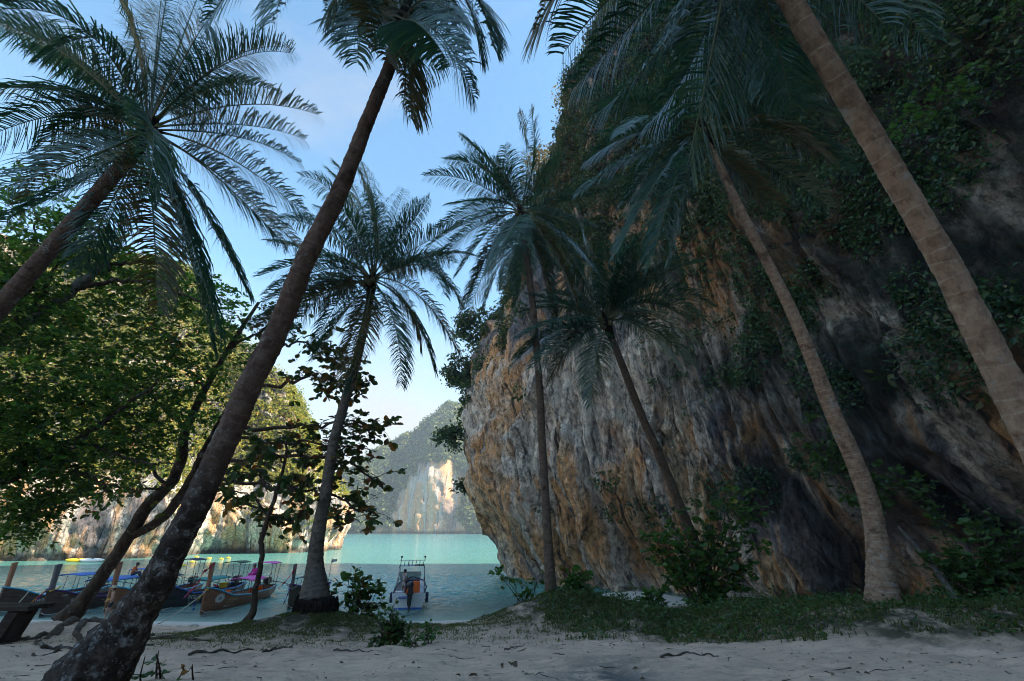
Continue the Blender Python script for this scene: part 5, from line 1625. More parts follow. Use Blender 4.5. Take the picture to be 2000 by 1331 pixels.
def longtail(label, x, y, rz, L, hullm, rail, canopies, letters, emblem=None, post=(1.45, 0.50, 'hull_brown'), ribbons=(), beam=1.75, bow_h=1.45, seats=True, stripe='white', extras=()):
    r_ = empty('longtail_boat', (x, y, 0.0), label, 'boat', 'longtail boats moored at the beach', rz)
    zg, hb, zk, pt = hull_fn(L, beam, bow_h, 0.62, 0.78)
    ns, nf = 60, 26
    s = np.linspace(0, L, ns)
    f = np.linspace(0, 1, nf)
    Sg, Fg = np.meshgrid(s, f, indexing='ij')
    base = pt(Sg, Fg)
    lap = 0.022 * ((Fg * 6.5) % 1.0)        # lapped strakes
    base[..., 0] += lap * np.clip(base[..., 0] * 8, 0, 1)
    V_ = []
    Q_ = []
    for sg in (1, -1):
        b_ = base.copy()
        b_[..., 0] *= sg
        o_ = len(V_) and len(V_[0])
        V_.append(b_.reshape(-1, 3))
        q = grid_faces(nf, ns)
        Q_.append((q if sg == 1 else q[:, ::-1]) + o_)
    nb = ns * nf
    # stern transom
    tri = [[(ns - 1) * nf + k, (ns - 1) * nf + k + 1, nb + (ns - 1) * nf + k + 1, nb + (ns - 1) * nf + k] for k in range(nf - 1)]
    Q_.append(np.array(tri))
    # stem face
    tri = [[k, nb + k, nb + k + 1, k + 1] for k in range(nf - 1)]
    Q_.append(np.array(tri))
    hull = mk('hull', np.concatenate(V_), np.concatenate(Q_), M[hullm], r_, True, smooth=False)
    # floor boards
    fl = []
    for k in range(ns):
        zf = 0.12
        w_ = hb(s[k]) * 0.80
        fl += [[-w_, s[k], zf + 0.5 * max(0, 1 - s[k] / 2.2)], [w_, s[k], zf + 0.5 * max(0, 1 - s[k] / 2.2)]]
    mk('floor_boards', fl, np.array([[2 * k, 2 * k + 1, 2 * k + 3, 2 * k + 2] for k in range(2, ns - 2)]), M['deck'], r_, True)
    # rails
    for sg in (1, -1):
        m_ = MB()
        pp = np.stack([sg * (hb(s) + 0.02), s, zg(s) + 0.01], -1)
        m_.tube(pp, 0.045, 6)
        m_.build('gunwale', M[rail], r_, True)
        m_ = MB()
        w0 = pt(s, np.full(ns, 0.16))
        w0[:, 0] = sg * (w0[:, 0] + 0.03)
        w0[:, 2] = np.maximum(w0[:, 2], 0.02)
        m_.tube(w0, 0.018, 5)
        m_.build('waterline_stripe', M[stripe], r_, True)
    # fore deck
    k = 14
    fd = []
    for i in range(k):
        fd += [[-hb(s[i]) + 0.02, s[i], zg(s[i]) - 0.05], [hb(s[i]) - 0.02, s[i], zg(s[i]) - 0.05]]
    mk('fore_deck', fd, np.array([[2 * i, 2 * i + 1, 2 * i + 3, 2 * i + 2] for i in range(k - 1)]), M[hullm], r_, True)
    # stem post: a tall tapered board, broad sides facing port and starboard
    ph, pw, pm = post
    prof_ = [(-0.10, pw * 0.55), (0.3, pw * 0.48), (ph * 0.55, pw * 0.52), (ph * 0.9, pw * 0.60), (ph, pw * 0.62)]
    V2 = []
    for z_, w_ in prof_:
        yc = 0.24 - 0.05 * z_
        for dx, dy in ((-0.07, -w_ / 2), (0.07, -w_ / 2), (0.07, w_ / 2), (-0.07, w_ / 2)):
            V2.append([dx, yc + dy, bow_h + z_ - 0.05 + (0.04 if z_ == ph and dy > 0 else 0)])
    n_ = len(prof_)
    Q2 = [[i * 4 + j, i * 4 + (j + 1) % 4, (i + 1) * 4 + (j + 1) % 4, (i + 1) * 4 + j] for i in range(n_ - 1) for j in range(4)] + [[(n_ - 1) * 4 + j for j in range(4)]]
    mk('stem_post', V2, np.array(Q2), M[pm], r_, True, smooth=False)
    # thwarts
    if seats:
        for q in range(5):
            ss = L * (0.28 + 0.11 * q)
            MB().box((0, ss, 0.47), (2 * float(hb(ss)) - 0.04, 0.26, 0.045)).build('seat', M['deck'], r_, True)
    # canopies
    for (s0, s1_, zc, wid, cm, sag) in canopies:
        m_ = MB()
        nx_, ny_ = 9, 8
        Vc = []
        for layer in (0.0, -0.035):
            for i in range(ny_):
                for j in range(nx_):
                    xx = (j / (nx_ - 1) - 0.5) * wid
                    yy = s0 + (s1_ - s0) * i / (ny_ - 1)
                    Vc.append([xx, yy, zc + layer + sag * (1 - (2 * j / (nx_ - 1) - 1) ** 2) + 0.015 * math.sin(i * 2.1 + j)])
        q = grid_faces(nx_, ny_)
        nn = nx_ * ny_
        edge = []
        ring_ = [j for j in range(nx_)] + [i * nx_ + nx_ - 1 for i in range(1, ny_)] + [(ny_ - 1) * nx_ + j for j in range(nx_ - 2, -1, -1)] + [i * nx_ for i in range(ny_ - 2, 0, -1)]
        for a_, b_ in zip(ring_, ring_[1:] + ring_[:1]):
            edge.append([a_, nn + a_, nn + b_, b_])
        m_.add(Vc, np.concatenate([q, q[:, ::-1] + nn, np.array(edge)]))
        ro = m_.build('canopy', M[cm], r_, True)
        for ss in np.linspace(s0 + 0.1, s1_ - 0.1, 3):
            for sg in (-1, 1):
                x1 = sg * (wid / 2 - 0.06)
                MB().tube([[sg * (float(hb(ss)) - 0.02), ss, float(zg(ss)) - 0.02], [x1, ss, zc]], 0.018, 6).build('canopy_post', M['metal'], ro, True)
    # engine on a swivel with the long propeller shaft
    e = MB()
    e.box((0.0, L - 0.55, 1.12), (0.42, 0.7, 0.42), taper=0.85)
    e.ball((0.0, L - 0.95, 1.14), (0.16, 0.12, 0.18))
    e.tube([[0.18, L - 0.75, 1.3], [0.2, L - 0.75, 1.62]], 0.035, 6)
    e.box((0, L - 0.5, 0.88), (0.2, 0.3, 0.25))
    en = e.build('engine', M['metal'], r_, True, smooth=False)
    MB().tube([[0, L - 0.2, 1.05], [0.25, L + 1.6, 0.75], [0.5, L + 3.4, 0.32]], [0.035, 0.03, 0.025], 6).build('propeller_shaft', M['metal'], en, True)
    MB().tube([[0, L - 1.0, 1.2], [-0.1, L - 2.0, 1.45]], 0.02, 6).build('tiller', M['metal'], en, True)
    # ribbons tied round the stem post
    for (cm, ptsr, wd) in ribbons:
        P3 = catmull(np.array(ptsr, float), 18)
        P3[:, 2] += bow_h
        Tn = unit(np.gradient(P3, axis=0))
        sd = unit(np.cross(Tn, np.array([1.0, 0.25, 0.0])))
        tw_ = 0.5 * np.sin(np.arange(18) * 0.8)[:, None]
        sd = unit(sd + tw_ * np.array([1.0, 0, 0]))
        w_ = wd * (0.8 + 0.3 * np.sin(np.arange(18) * 1.1))[:, None]
        th_ = unit(np.cross(Tn, sd)) * 0.008
        Vr = np.concatenate([P3 - sd * w_ - th_, P3 + sd * w_ - th_, P3 + sd * w_ + th_, P3 - sd * w_ + th_])
        qs = []
        for i in range(17):
            for a_ in range(4):
                b_ = (a_ + 1) % 4
                qs.append([a_ * 18 + i, b_ * 18 + i, b_ * 18 + i + 1, a_ * 18 + i + 1])
        mk('ribbon', Vr, np.array(qs), M[cm], r_, True)
    # lettering laid on the hull's planks
    for (txt, s0, f0, size, cm, slope) in letters:
        V2, T2 = text_mesh(txt, size)
        if len(V2) == 0:
            continue
        ss = s0 + V2[:, 0]
        zt = float(pt(s0, f0)[2]) + V2[:, 1] + slope * V2[:, 0]
        ff = np.clip((zt - zk(ss)) / (zg(ss) - zk(ss)), 0.05, 0.98)
        P3 = pt(ss, ff)
        P3[:, 0] += 0.034
        mk('lettering', P3, T2, M[cm], hull, True, smooth=False)
    if emblem:
        s0, f0, ra, rb_ = emblem
        ang = np.linspace(0, 2 * math.pi, 28, endpoint=False)
        for rr0, rr1, cm, of in ((0.0, 1.0, 'letter_white', 0.032), (0.80, 0.90, 'hull_brown', 0.036), (0.0, 0.45, 'grey_cloth', 0.036)):
            Vn = []
            for rr in (rr0, rr1):
                for a_ in ang:
                    ss = s0 + ra * rr * math.cos(a_)
                    zt = float(pt(s0, f0)[2]) + rb_ * rr * math.sin(a_)
                    ff = (zt - float(zk(ss))) / float(zg(ss) - zk(ss))
                    P3 = pt(ss, np.clip(ff, 0.05, 0.98))
                    P3[0] += of
                    Vn.append(P3)
            mk('emblem', Vn, np.array([[j, (j + 1) % 28, 28 + (j + 1) % 28, 28 + j] for j in range(28)]), M[cm], hull, True, smooth=False)
    for ex in extras:
        ex(r_, zg, hb)
    return r_


def vest(px, py_, z, mat='orange'):
    def f(r_, zg, hb):
        m_ = MB()
        m_.box((px - 0.09, py_, z), (0.15, 0.08, 0.34), rz=0.1, taper=0.8)
        m_.box((px + 0.09, py_, z), (0.15, 0.08, 0.34), rz=-0.1, taper=0.8)
        m_.box((px, py_ + 0.05, z + 0.02), (0.32, 0.05, 0.26))
        m_.build('life_vest', M[mat], r_, True, smooth=False)
    return f


def crate(px, py_, z, mat, sz=(0.4, 0.5, 0.3)):
    def f(r_, zg, hb):
        m_ = MB()
        m_.box((px, py_, z), sz)
        m_.box((px, py_, z + sz[2] / 2 + 0.02), (sz[0] + 0.04, sz[1] + 0.04, 0.05))
        m_.build('cooler_box', M[mat], r_, True, smooth=False)
    return f


def flagpole(sx, sy, h, mats):
    def f(r_, zg, hb):
        MB().tube([[sx, sy, 0.6], [sx + 0.03, sy, h]], 0.018, 6).build('flag_pole', M['metal'], r_, True)
        for i, mm in enumerate(mats):
            z0 = h - 0.05 - 0.33 * i
            V_ = []
            for k in range(7):
                xx = sx + 0.05 + 0.07 * k
                wv_ = 0.03 * math.sin(k * 1.2)
                V_ += [[xx, sy + wv_, z0], [xx, sy + wv_, z0 - 0.28 + 0.02 * k]]
            mk('flag', V_, np.array([[2 * k, 2 * k + 1, 2 * k + 3, 2 * k + 2] for k in range(6)]), M[mm], r_, True)
    return f


longtail('leftmost boat cut by the left edge, cyan rail and pale interior', -32.6, 33.0, math.radians(1), 8.6, 'hull_dark', 'cyan', [(4.6, 6.4, 1.72, 1.7, 'blue', .12)],
         [('ไพศาลทัวร์', 1.9, 0.62, 0.34, 'letter_white', -0.1), ('กระบี่', 1.9, 0.36, 0.26, 'letter_white', -0.1)], ribbons=[], extras=[flagpole(0.3, 7.6, 3.0, ['teal', 'red']), crate(0.2, 2.6, 0.6, 'white', (0.9, 0.6, 0.25)), vest(-0.3, 4.0, .7)])
longtail('dark brown boat with grey stem post and blue canopy, leftmost whole bow', -28.7, 31.9, math.radians(-1), 9.0, 'hull_dark', 'purple', [(3.4, 6.3, 1.58, 1.75, 'blue', .16), (6.9, 8.3, 2.0, 1.5, 'blue', .1)],
         [('ธนพรชัย', 1.35, 0.64, 0.36, 'letter_white', -0.06), ('กระบี่ ๑๔', 1.2, 0.46, 0.16, 'letter_white', -0.04), ('นำโชค', 0.75, 0.80, 0.14, 'letter_white', 0.0)], post=(1.42, 0.60, 'post_grey'),
         ribbons=[('yellow', [(0.1, 0.0, -0.1), (0.2, 0.35, -0.02), (0.14, 0.7, 0.1)], .05), ('red', [(-0.05, -0.05, -0.05), (-0.35, -0.2, -0.5), (-0.75, -0.3, -1.05)], .06), ('purple', [(-0.02, -0.08, -0.1), (-0.25, -0.2, -0.55), (-0.55, -0.25, -1.0)], .07), ('yellow', [(-0.1, -0.02, 0.0), (-0.3, -0.15, -0.35), (-0.55, -0.25, -0.7)], .03)],
         extras=[vest(0.2, 3.2, .75)])
longtail('orange brown boat with bright blue rail between the two leaning trunks', -26.2, 33.6, math.radians(-2), 8.6, 'hull_brown', 'cyan', [(3.0, 5.6, 1.66, 1.8, 'navy', .10), (6.6, 8.0, 2.6, 1.6, 'navy', .1)],
         [('โชคอนันต์', 1.5, 0.66, 0.26, 'letter_white', -0.08), ('อ่าวนาง', 1.5, 0.46, 0.2, 'letter_white', -0.06)], post=(1.45, 0.62, 'hull_brown'),
         ribbons=[('mint', [(0.05, 0.0, 1.2), (-0.3, -0.2, 0.75), (-0.75, -0.3, 0.3)], .06), ('orange', [(-0.6, -0.3, 0.5), (-0.85, -0.35, 0.25), (-1.15, -0.4, 0.05)], .12), ('mint', [(2.4, 1.8, 1.3), (2.2, 1.6, 0.6), (1.6, 1.4, -0.2)], .07)],
         extras=[crate(-0.2, 2.4, .6, 'white')])
longtail('black boat with blue rail and white lettering beside the brown boat', -23.1, 34.0, math.radians(-2), 9.0, 'hull_black', 'blue', [(3.2, 6.0, 1.42, 1.75, 'teal', .14), (7.2, 8.8, 2.35, 1.5, 'dk_green', .1)],
         [('ชุติมา', 1.9, 0.62, 0.46, 'letter_white', -0.08), ('กระบี่', 2.1, 0.40, 0.2, 'letter_white', -0.05)], post=(1.2, 0.4, 'hull_black'), ribbons=[], extras=[crate(0.1, 6.6, .8, 'yellow'), crate(-0.3, 2.2, .6, 'blue')])
longtail('varnished brown boat with red sash and pink canopies', -19.5, 32.8, math.radians(0.5), 8.8, 'hull_brown', 'cyan', [(4.0, 6.2, 1.46, 1.7, 'pink', .20), (6.9, 8.5, 2.38, 1.6, 'pink', .10)],
         [('แม่ย่านาง', 1.85, 0.72, 0.23, 'letter_gold', -0.10), ('นำโชค', 1.75, 0.56, 0.23, 'letter_gold', -0.08), ('กระบี่ ๙', 1.65, 0.38, 0.20, 'letter_white', -0.12)], emblem=(1.15, 0.70, 0.36, 0.28), post=(1.45, 0.55, 'hull_brown'),
         ribbons=[('red', [(0.12, 0.2, 1.4), (0.0, -0.12, 1.15), (-0.25, -0.3, 0.85)], .12), ('red', [(-0.2, -0.28, 0.9), (-0.45, -0.3, 0.2), (-0.95, -0.35, -0.5)], .07), ('pink', [(-0.5, -0.3, 0.2), (-0.8, -0.35, -0.25), (-1.0, -0.4, -0.55)], .07), ('yellow', [(0.15, 0.35, 0.0), (0.1, -0.05, -0.15), (-0.25, -0.2, -0.75)], .05), ('blue', [(-0.25, -0.2, -0.7), (-0.35, -0.25, -1.0), (-0.3, -0.2, -1.25)], .11), ('red', [(0.15, 0.5, 0.12), (0.2, 0.75, 0.06), (0.2, 0.95, -0.05)], .07)],
         extras=[vest(0.35, 5.2, .72), vest(0.3, 5.9, .72), vest(-0.2, 3.1, .8), crate(-0.1, 2.9, .55, 'red', (.5, .4, .25)), vest(0.3, 6.6, .75)])
longtail('dark boat half hidden behind the mound palm with a red ribbon', -14.9, 34.7, math.radians(6), 8.4, 'hull_dark', 'purple', [(2.6, 5.0, 1.50, 1.7, 'navy', .14)],
         [('พรเทวา', 1.0, 0.74, 0.26, 'letter_white', -0.08), ('เจริญ', 1.0, 0.58, 0.24, 'letter_white', -0.06), ('ทรัพย์', 1.0, 0.42, 0.22, 'letter_white', -0.04)], post=(1.25, 0.55, 'post_grey'),
         ribbons=[('red', [(0.12, 0.1, 1.1), (-0.1, -0.1, 0.6), (-0.7, -0.2, -0.25)], .10), ('grey_cloth', [(-0.4, 0.2, 0.0), (0.1, -0.1, -0.25), (0.5, 0.4, 0.05)], .05), ('purple', [(0.0, -0.12, -0.2), (-0.1, -0.2, -0.7), (-0.25, -0.25, -1.2)], .08)], extras=[vest(0.3, 2.5, .9), flagpole(0.5, 7.8, 2.6, ['grey_cloth']), crate(0.3, 6.5, .9, 'navy')])


# ------------------------------------------------------------------ speedboat, stern towards the beach
def speedboat(x, y, rz):
    r_ = empty('speedboat', (x, y, 0), 'white speedboat seen from astern with outboard motor and rod rack', 'boat', None, rz)
    L = 6.5
    ns, st = 24, np.linspace(0, L, 24)
    wid = np.interp(st / L, [0, .5, .8, 1], [1.08, 1.12, 0.85, 0.05])
    topz = np.interp(st / L, [0, .5, 1], [0.95, 1.0, 1.35])
    sec = [(0.0, -0.35), (0.62, -0.12), (0.86, 0.10), (0.93, 0.45), (1.0, 0.80), (1.0, 1.0)]
    V_ = []
    for k in range(ns):
        for sg in (-1, 1):
            for fx, fz in sec:
                V_.append([sg * wid[k] * fx, st[k], fz * topz[k] if fz > 0 else fz])
    V_ = np.array(V_)
    Q_ = []
    m = len(sec)
    for k in range(ns - 1):
        for h in (0, 1):
            for j in range(m - 1):
                a_ = k * 2 * m + h * m + j
                q = [a_, a_ + 1, a_ + 1 + 2 * m, a_ + 2 * m]
                Q_.append(q if h else q[::-1])
    for j in range(m - 1):
        Q_.append([j, j + 1, m + j + 1, m + j])
    mk('hull', V_, np.array(Q_), M['white'], r_, True, smooth=False)
    mk('deck', [[-1.02, 0.05, 0.55], [1.02, 0.05, 0.55], [1.05, 4.0, 0.6], [-1.05, 4.0, 0.6], [-0.05, 6.4, 1.2], [0.05, 6.4, 1.2]], [np.array([[0, 1, 2, 3], [3, 2, 5, 4]])], M['grey_cloth'], r_, True)
    m_ = MB()
    m_.tube([[-1.0, 0, 0.97], [-1.12, 3, 1.0], [-0.86, 5.2, 1.2], [0, 6.5, 1.38], [0.86, 5.2, 1.2], [1.12, 3, 1.0], [1.0, 0, 0.97]], 0.05, 6)
    m_.build('rub_rail', M['navy'], r_, True)
    MB().box((0, -0.02, 0.02), (1.75, 0.05, 0.14)).build('waterline_stripe', M['blue'], r_, True)
    # motor
    m_ = MB()
    m_.box((0.08, -0.42, 1.22), (0.46, 0.62, 0.62), taper=0.72)
    m_.ball((0.08, -0.42, 1.48), (0.24, 0.32, 0.2))
    mo = m_.build('outboard_motor', M['metal'], r_, True)
    MB().box((0.08, -0.36, 0.62), (0.24, 0.34, 0.75), taper=1.3).build('motor_leg', M['metal'], mo, True)
    MB().tube([[0.08, -0.4, 0.35], [0.08, -0.4, -0.4]], 0.07, 8).build('motor_shaft', M['metal'], mo, True)
    MB().box((-0.1, -0.72, 1.15), (0.10, 0.04, 0.34), taper=0.7, ry=0.3).build('motor_decal', M['orange'], mo, True)
    # console and windscreen
    MB().box((0.1, 2.4, 1.05), (1.1, 0.7, 0.95), taper=0.9).build('console', M['navy'], r_, True, smooth=False)
    MB().box((-0.1, 2.8, 1.75), (1.5, 0.03, 0.55), rx=-0.3).build('windscreen', M['glass'], r_, True, smooth=False)
    # frame with rod rack
    m_ = MB()
    for sx in (-1, 1):
        m_.tube([[sx * 0.98, 1.4, 0.95], [sx * 0.90, 1.6, 1.9], [sx * 0.86, 1.8, 2.45]], 0.03, 8)
        m_.tube([[sx * 1.0, 3.2, 1.0], [sx * 0.9, 3.1, 1.9], [sx * 0.86, 2.9, 2.45]], 0.03, 8)
    for yy in (1.8, 2.35, 2.9):
        m_.tube([[-0.9, yy, 2.46], [0.9, yy, 2.46]], 0.026, 8)
    for xx in (-0.86, 0.86):
        m_.tube([[xx, 1.75, 2.46], [xx, 2.95, 2.46]], 0.026, 8)
    m_.build('top_frame', M['chrome'], r_, True)
    for xx in np.linspace(-0.8, 0.8, 7):
        MB().tube([[xx, 1.78, 2.45], [xx + 0.03, 1.6, 2.8]], [0.03, 0.026], 7).build('rod_holder', M['chrome'], r_, True)
    m_ = MB()
    m_.tube([[-0.9, 1.75, 2.82], [0.9, 1.75, 2.82]], 0.018, 6)
    m_.build('rack_bar', M['chrome'], r_, True)
    MB().tube([[-0.2, 2.2, 2.46], [-0.2, 2.2, 3.15]], 0.012, 5).build('aerial', M['white'], r_, True)
    for sx in (-0.75, 0.9):
        m_ = MB()
        m_.tube([[sx, 1.7, 2.8], [sx, 1.7, 3.0]], 0.03, 6)
        m_.ball((sx, 1.7, 3.05), 0.075)
        m_.build('deck_light', M['navy'], r_, True)
    for sx, yy in ((-1.18, 0.6), (1.2, 0.5)):
        m_ = MB()
        m_.tube([[sx, yy, 0.95], [sx, yy, 0.9], [sx, yy, 0.35], [sx, yy, 0.3]], [0.02, 0.1, 0.1, 0.02], 9)
        m_.build('fender', M['navy'], r_, True)
    MB().box((-0.7, 0.6, 0.78), (0.5, 0.5, 0.42)).build('seat_box', M['white'], r_, True, smooth=False)
    m_ = MB()
    for k in range(4):
        m_.box((-0.35 + 0.0 * k, 0.12 + 0.05 * k, 0.66 + 0.07 * k), (0.62, 0.5 - 0.06 * k, 0.03))
    m_.build('striped_cushion', M['blue'], r_, True, smooth=False)
    return r_


speedboat(-6.9, 34.6, math.radians(9))
bag = at(812, 1150, 35.6)
m_ = MB()
m_.box((bag[0], bag[1], 1.10), (0.58, 0.42, 0.80), rz=0.2, taper=0.88)
m_.box((bag[0], bag[1], 1.52), (0.50, 0.36, 0.06), rz=0.2, taper=0.8)
m_.tube([[bag[0] - 0.1, bag[1] - 0.05, 1.53], [bag[0], bag[1] - 0.05, 1.63], [bag[0] + 0.1, bag[1] - 0.05, 1.53]], 0.018, 6)
tag(m_.build('orange_bag', M['orange'], smooth=False), 'large orange bag standing in the stern of the speedboat', 'bag')


# ------------------------------------------------------------------ people
def skin_mesh(name, joints, edges, sub=1, root=0):
    m = bpy.data.meshes.new(name)
    m.from_pydata([j[0] for j in joints], edges, [])
    o = bpy.data.objects.new(name, m)
    COL.objects.link(o)
    md = o.modifiers.new('Skin', 'SKIN')
    for i, j in enumerate(joints):
        sv = m.skin_vertices[0].data[i]
        sv.radius = (j[1], j[2] if len(j) > 2 else j[1])
        sv.use_root = (i == root)
    s_ = o.modifiers.new('Sub', 'SUBSURF')
    s_.levels = s_.render_levels = sub
    bpy.context.view_layer.update()
    dg = bpy.context.evaluated_depsgraph_get()
    me = bpy.data.meshes.new_from_object(o.evaluated_get(dg))
    bpy.data.objects.remove(o)
    bpy.data.meshes.remove(m)
    for p_ in me.polygons:
        p_.use_smooth = True
    me.name = name
    return me


def person(label, loc, rz, pose, top=None, bottom=None, skin='skin', hat=None, scale=1.0):
    """pose: joint name -> (x right, y forward, z up)"""
    J = pose
    r_ = empty('person', loc, label, 'person', None, rz)
    r_.scale = (scale,) * 3
    names = ['pelvis', 'waist', 'chest', 'neck', 'chin', 'head', 'crown']
    rad = {'pelvis': (.13, .10), 'waist': (.115, .085), 'chest': (.145, .10), 'neck': (.052, .052), 'chin': (.07, .075), 'head': (.082, .095), 'crown': (.055, .06)}
    jl, ix, ed = [], {}, []

    def add(nm, p, r1, r2=None, par=None):
        ix[nm] = len(jl)
        jl.append((tuple(p), r1, r2 or r1))
        if par:
            ed.append((ix[par], ix[nm]))
    prev = None
    for nm in names:
        add(nm, J[nm], *rad[nm], par=prev)
        prev = nm
    for sd in ('l', 'r'):
        add('sh' + sd, J['sh' + sd], .058, par='chest')
        add('el' + sd, J['el' + sd], .042, par='sh' + sd)
        add('wr' + sd, J['wr' + sd], .029, par='el' + sd)
        w_ = np.array(J['wr' + sd])
        d = unit(w_ - np.array(J['el' + sd]))
        pal = w_ + d * 0.06
        add('pa' + sd, pal, .034, .022, par='wr' + sd)
        sx = unit(np.cross(d, np.array([0.2, 1.0, 0.1])))
        for q, (o_, l_) in enumerate(((-.032, .075), (-.011, .088), (.011, .082), (.031, .066))):
            add(f'f{q}{sd}', pal + sx * o_ + d * 0.035, .0095, par='pa' + sd)
            add(f'g{q}{sd}', pal + sx * o_ * 1.15 + d * (0.035 + l_ * .8) + np.array([0, 0.02, -0.006]), .0085, par=f'f{q}{sd}')
        add('th' + sd, pal - sx * 0.05 + d * 0.01, .011, par='pa' + sd)
        add('ti' + sd, pal - sx * 0.065 + d * 0.05, .009, par='th' + sd)
        add('hp' + sd, J['hp' + sd], .088, par='pelvis')
        add('kn' + sd, J['kn' + sd], .056, par='hp' + sd)
        k_, a_ = np.array(J['kn' + sd]), np.array(J['an' + sd])
        add('ca' + sd, k_ + (a_ - k_) * 0.35 + np.array([0, -0.015, 0]), .052, par='kn' + sd)
        add('an' + sd, a_, .034, par='ca' + sd)
        add('to' + sd, a_ + np.array(J.get('toe', (0, 0.17, -0.05))), .036, .024, par='an' + sd)
    # nose
    hd = np.array(J['head'])
    fw = np.array(J.get('face', (0, 1, 0)), float)
    add('nose', hd + fw * 0.105 + np.array([0, 0, -0.01]), .016, par='head')
    body = obj('body', skin_mesh('body', jl, ed, 1), M[skin], r_)
    for sx in (-1, 1):
        sdv = np.cross(fw, np.array([0, 0, 1.0]))
        MB().ball(hd + fw * 0.085 + sdv * 0.034 * sx + np.array([0, 0, 0.015]), 0.013, 8, 6).build('eye', M['hair'], r_, True)
        MB().ball(hd + sdv * 0.088 * sx - fw * 0.01, (0.018, 0.026, 0.034), 8, 6).build('ear', M[skin], r_, True)
    MB().ball(hd + fw * 0.086 + np.array([0, 0, -0.045]), (0.026, 0.012, 0.008), 8, 6).build('mouth', M['red'], r_, True)
    m_ = MB()
    m_.ball(np.array(J['crown']) - fw * 0.022 + np.array([0, 0, -0.02]), (0.1, 0.115, 0.085), 14, 9)
    m_.ball(hd - fw * 0.05, (0.092, 0.08, 0.10), 12, 8)
    m_.build('hair', M['hair'], r_, True)
    if hat:
        m_ = MB()
        cz = np.array(J['crown']) + np.array([0, 0, 0.0])
        ang = np.linspace(0, 2 * math.pi, 22, endpoint=False)
        prof_ = [(0.19, -0.02), (0.18, -0.005), (0.108, 0.0), (0.098, 0.09), (0.06, 0.115), (0.002, 0.118)]
        Vh = np.array([[cz[0] + rr * math.cos(a), cz[1] + rr * math.sin(a), cz[2] + zz] for rr, zz in prof_ for a in ang])
        m_.add(Vh, [[i * 22 + j, i * 22 + (j + 1) % 22, (i + 1) * 22 + (j + 1) % 22, (i + 1) * 22 + j] for i in range(len(prof_) - 1) for j in range(22)])
        m_.build('hat', M[hat], r_, True)
    if top:
        cm, sleeve = top
        jt, et = [], []
        for nm, r1, r2 in (('pelvis', .138, .112), ('waist', .135, .105), ('chest', .16, .118)):
            jt.append((tuple(J[nm]), r1, r2))
        et += [(0, 1), (1, 2)]
        nk = np.array(J['chest']) + (np.array(J['neck']) - np.array(J['chest'])) * 0.8
        jt.append((tuple(nk), .066, .064))
        et.append((2, 3))
        for sd in ('l', 'r'):
            a_, b_ = np.array(J['sh' + sd]), np.array(J['el' + sd])
            i0 = len(jt)
            jt.append((tuple(a_), .074, .074))
            jt.append((tuple(a_ + (b_ - a_) * min(sleeve, 1.0)), .062, .062))
            et += [(2, i0), (i0, i0 + 1)]
            if sleeve > 1:
                w_ = np.array(J['wr' + sd])
                jt.append((tuple(b_ + (w_ - b_) * 0.85), .046, .046))
                et.append((i0 + 1, i0 + 2))
        obj('shirt', skin_mesh('shirt', jt, et, 1, 0), M[cm], r_)
    if bottom:
        cm, leg = bottom
        wst = np.array(J['pelvis']) + (np.array(J['waist']) - np.array(J['pelvis'])) * 0.45
        jt, et = [(tuple(J['pelvis']), .145, .118), (tuple(wst), .128, .10)], [(0, 1)]
        for sd in ('l', 'r'):
            a_, b_ = np.array(J['hp' + sd]), np.array(J['kn' + sd])
            i0 = len(jt)
            jt.append((tuple(a_), .104, .104))
            jt.append((tuple(a_ + (b_ - a_) * min(leg, 1.0)), .088, .088))
            et += [(0, i0), (i0, i0 + 1)]
            if leg > 1:
                c_ = np.array(J['an' + sd])
                jt.append((tuple(b_ + (c_ - b_) * 0.85), .06, .06))
                et.append((i0 + 1, i0 + 2))
        obj('shorts' if leg <= 1 else 'trousers', skin_mesh('shorts', jt, et, 1, 0), M[cm], r_)
    return r_


WALK = dict(pelvis=(0, 0, .93), waist=(0, .02, 1.10), chest=(0, .05, 1.32), neck=(0, .07, 1.47), chin=(0, .10, 1.54), head=(0, .11, 1.61), crown=(0, .10, 1.68),
            shl=(-.19, .05, 1.40), ell=(-.25, .0, 1.12), wrl=(-.13, .20, 1.04), shr=(.19, .05, 1.40), elr=(.25, -.02, 1.12), wrr=(.13, .20, 1.03),
            hpl=(-.09, 0, .88), knl=(-.10, .14, .50), anl=(-.10, .10, .08), hpr=(.09, 0, .88), knr=(.10, -.02, .49), anr=(.10, -.26, .12))
SIT = dict(pelvis=(0, 0, .10), waist=(0, .02, .27), chest=(0, .08, .48), neck=(0, .13, .62), chin=(0, .18, .68), head=(0, .20, .75), crown=(0, .19, .82), face=(0, .95, -.2),
           shl=(-.19, .08, .56), ell=(-.25, .16, .30), wrl=(-.12, .36, .22), shr=(.19, .08, .56), elr=(.25, .16, .30), wrr=(.12, .36, .22),
           hpl=(-.09, .02, .09), knl=(-.14, .42, .26), anl=(-.10, .55, -.12), hpr=(.09, .02, .09), knr=(.14, .42, .26), anr=(.10, .55, -.12))
STAND = dict(pelvis=(0, 0, .95), waist=(0, .0, 1.12), chest=(0, .02, 1.35), neck=(0, .02, 1.50), chin=(0, .04, 1.57), head=(0, .04, 1.64), crown=(0, .03, 1.71),
             shl=(-.19, .02, 1.43), ell=(-.24, .02, 1.15), wrl=(-.20, .22, 1.05), shr=(.19, .02, 1.43), elr=(.25, .04, 1.15), wrr=(.18, .26, 1.10),
             hpl=(-.09, 0, .90), knl=(-.11, .02, .50), anl=(-.12, 0, .08), hpr=(.09, 0, .90), knr=(.11, .02, .50), anr=(.12, 0, .08))
p = at(208, 1212, 30.4)
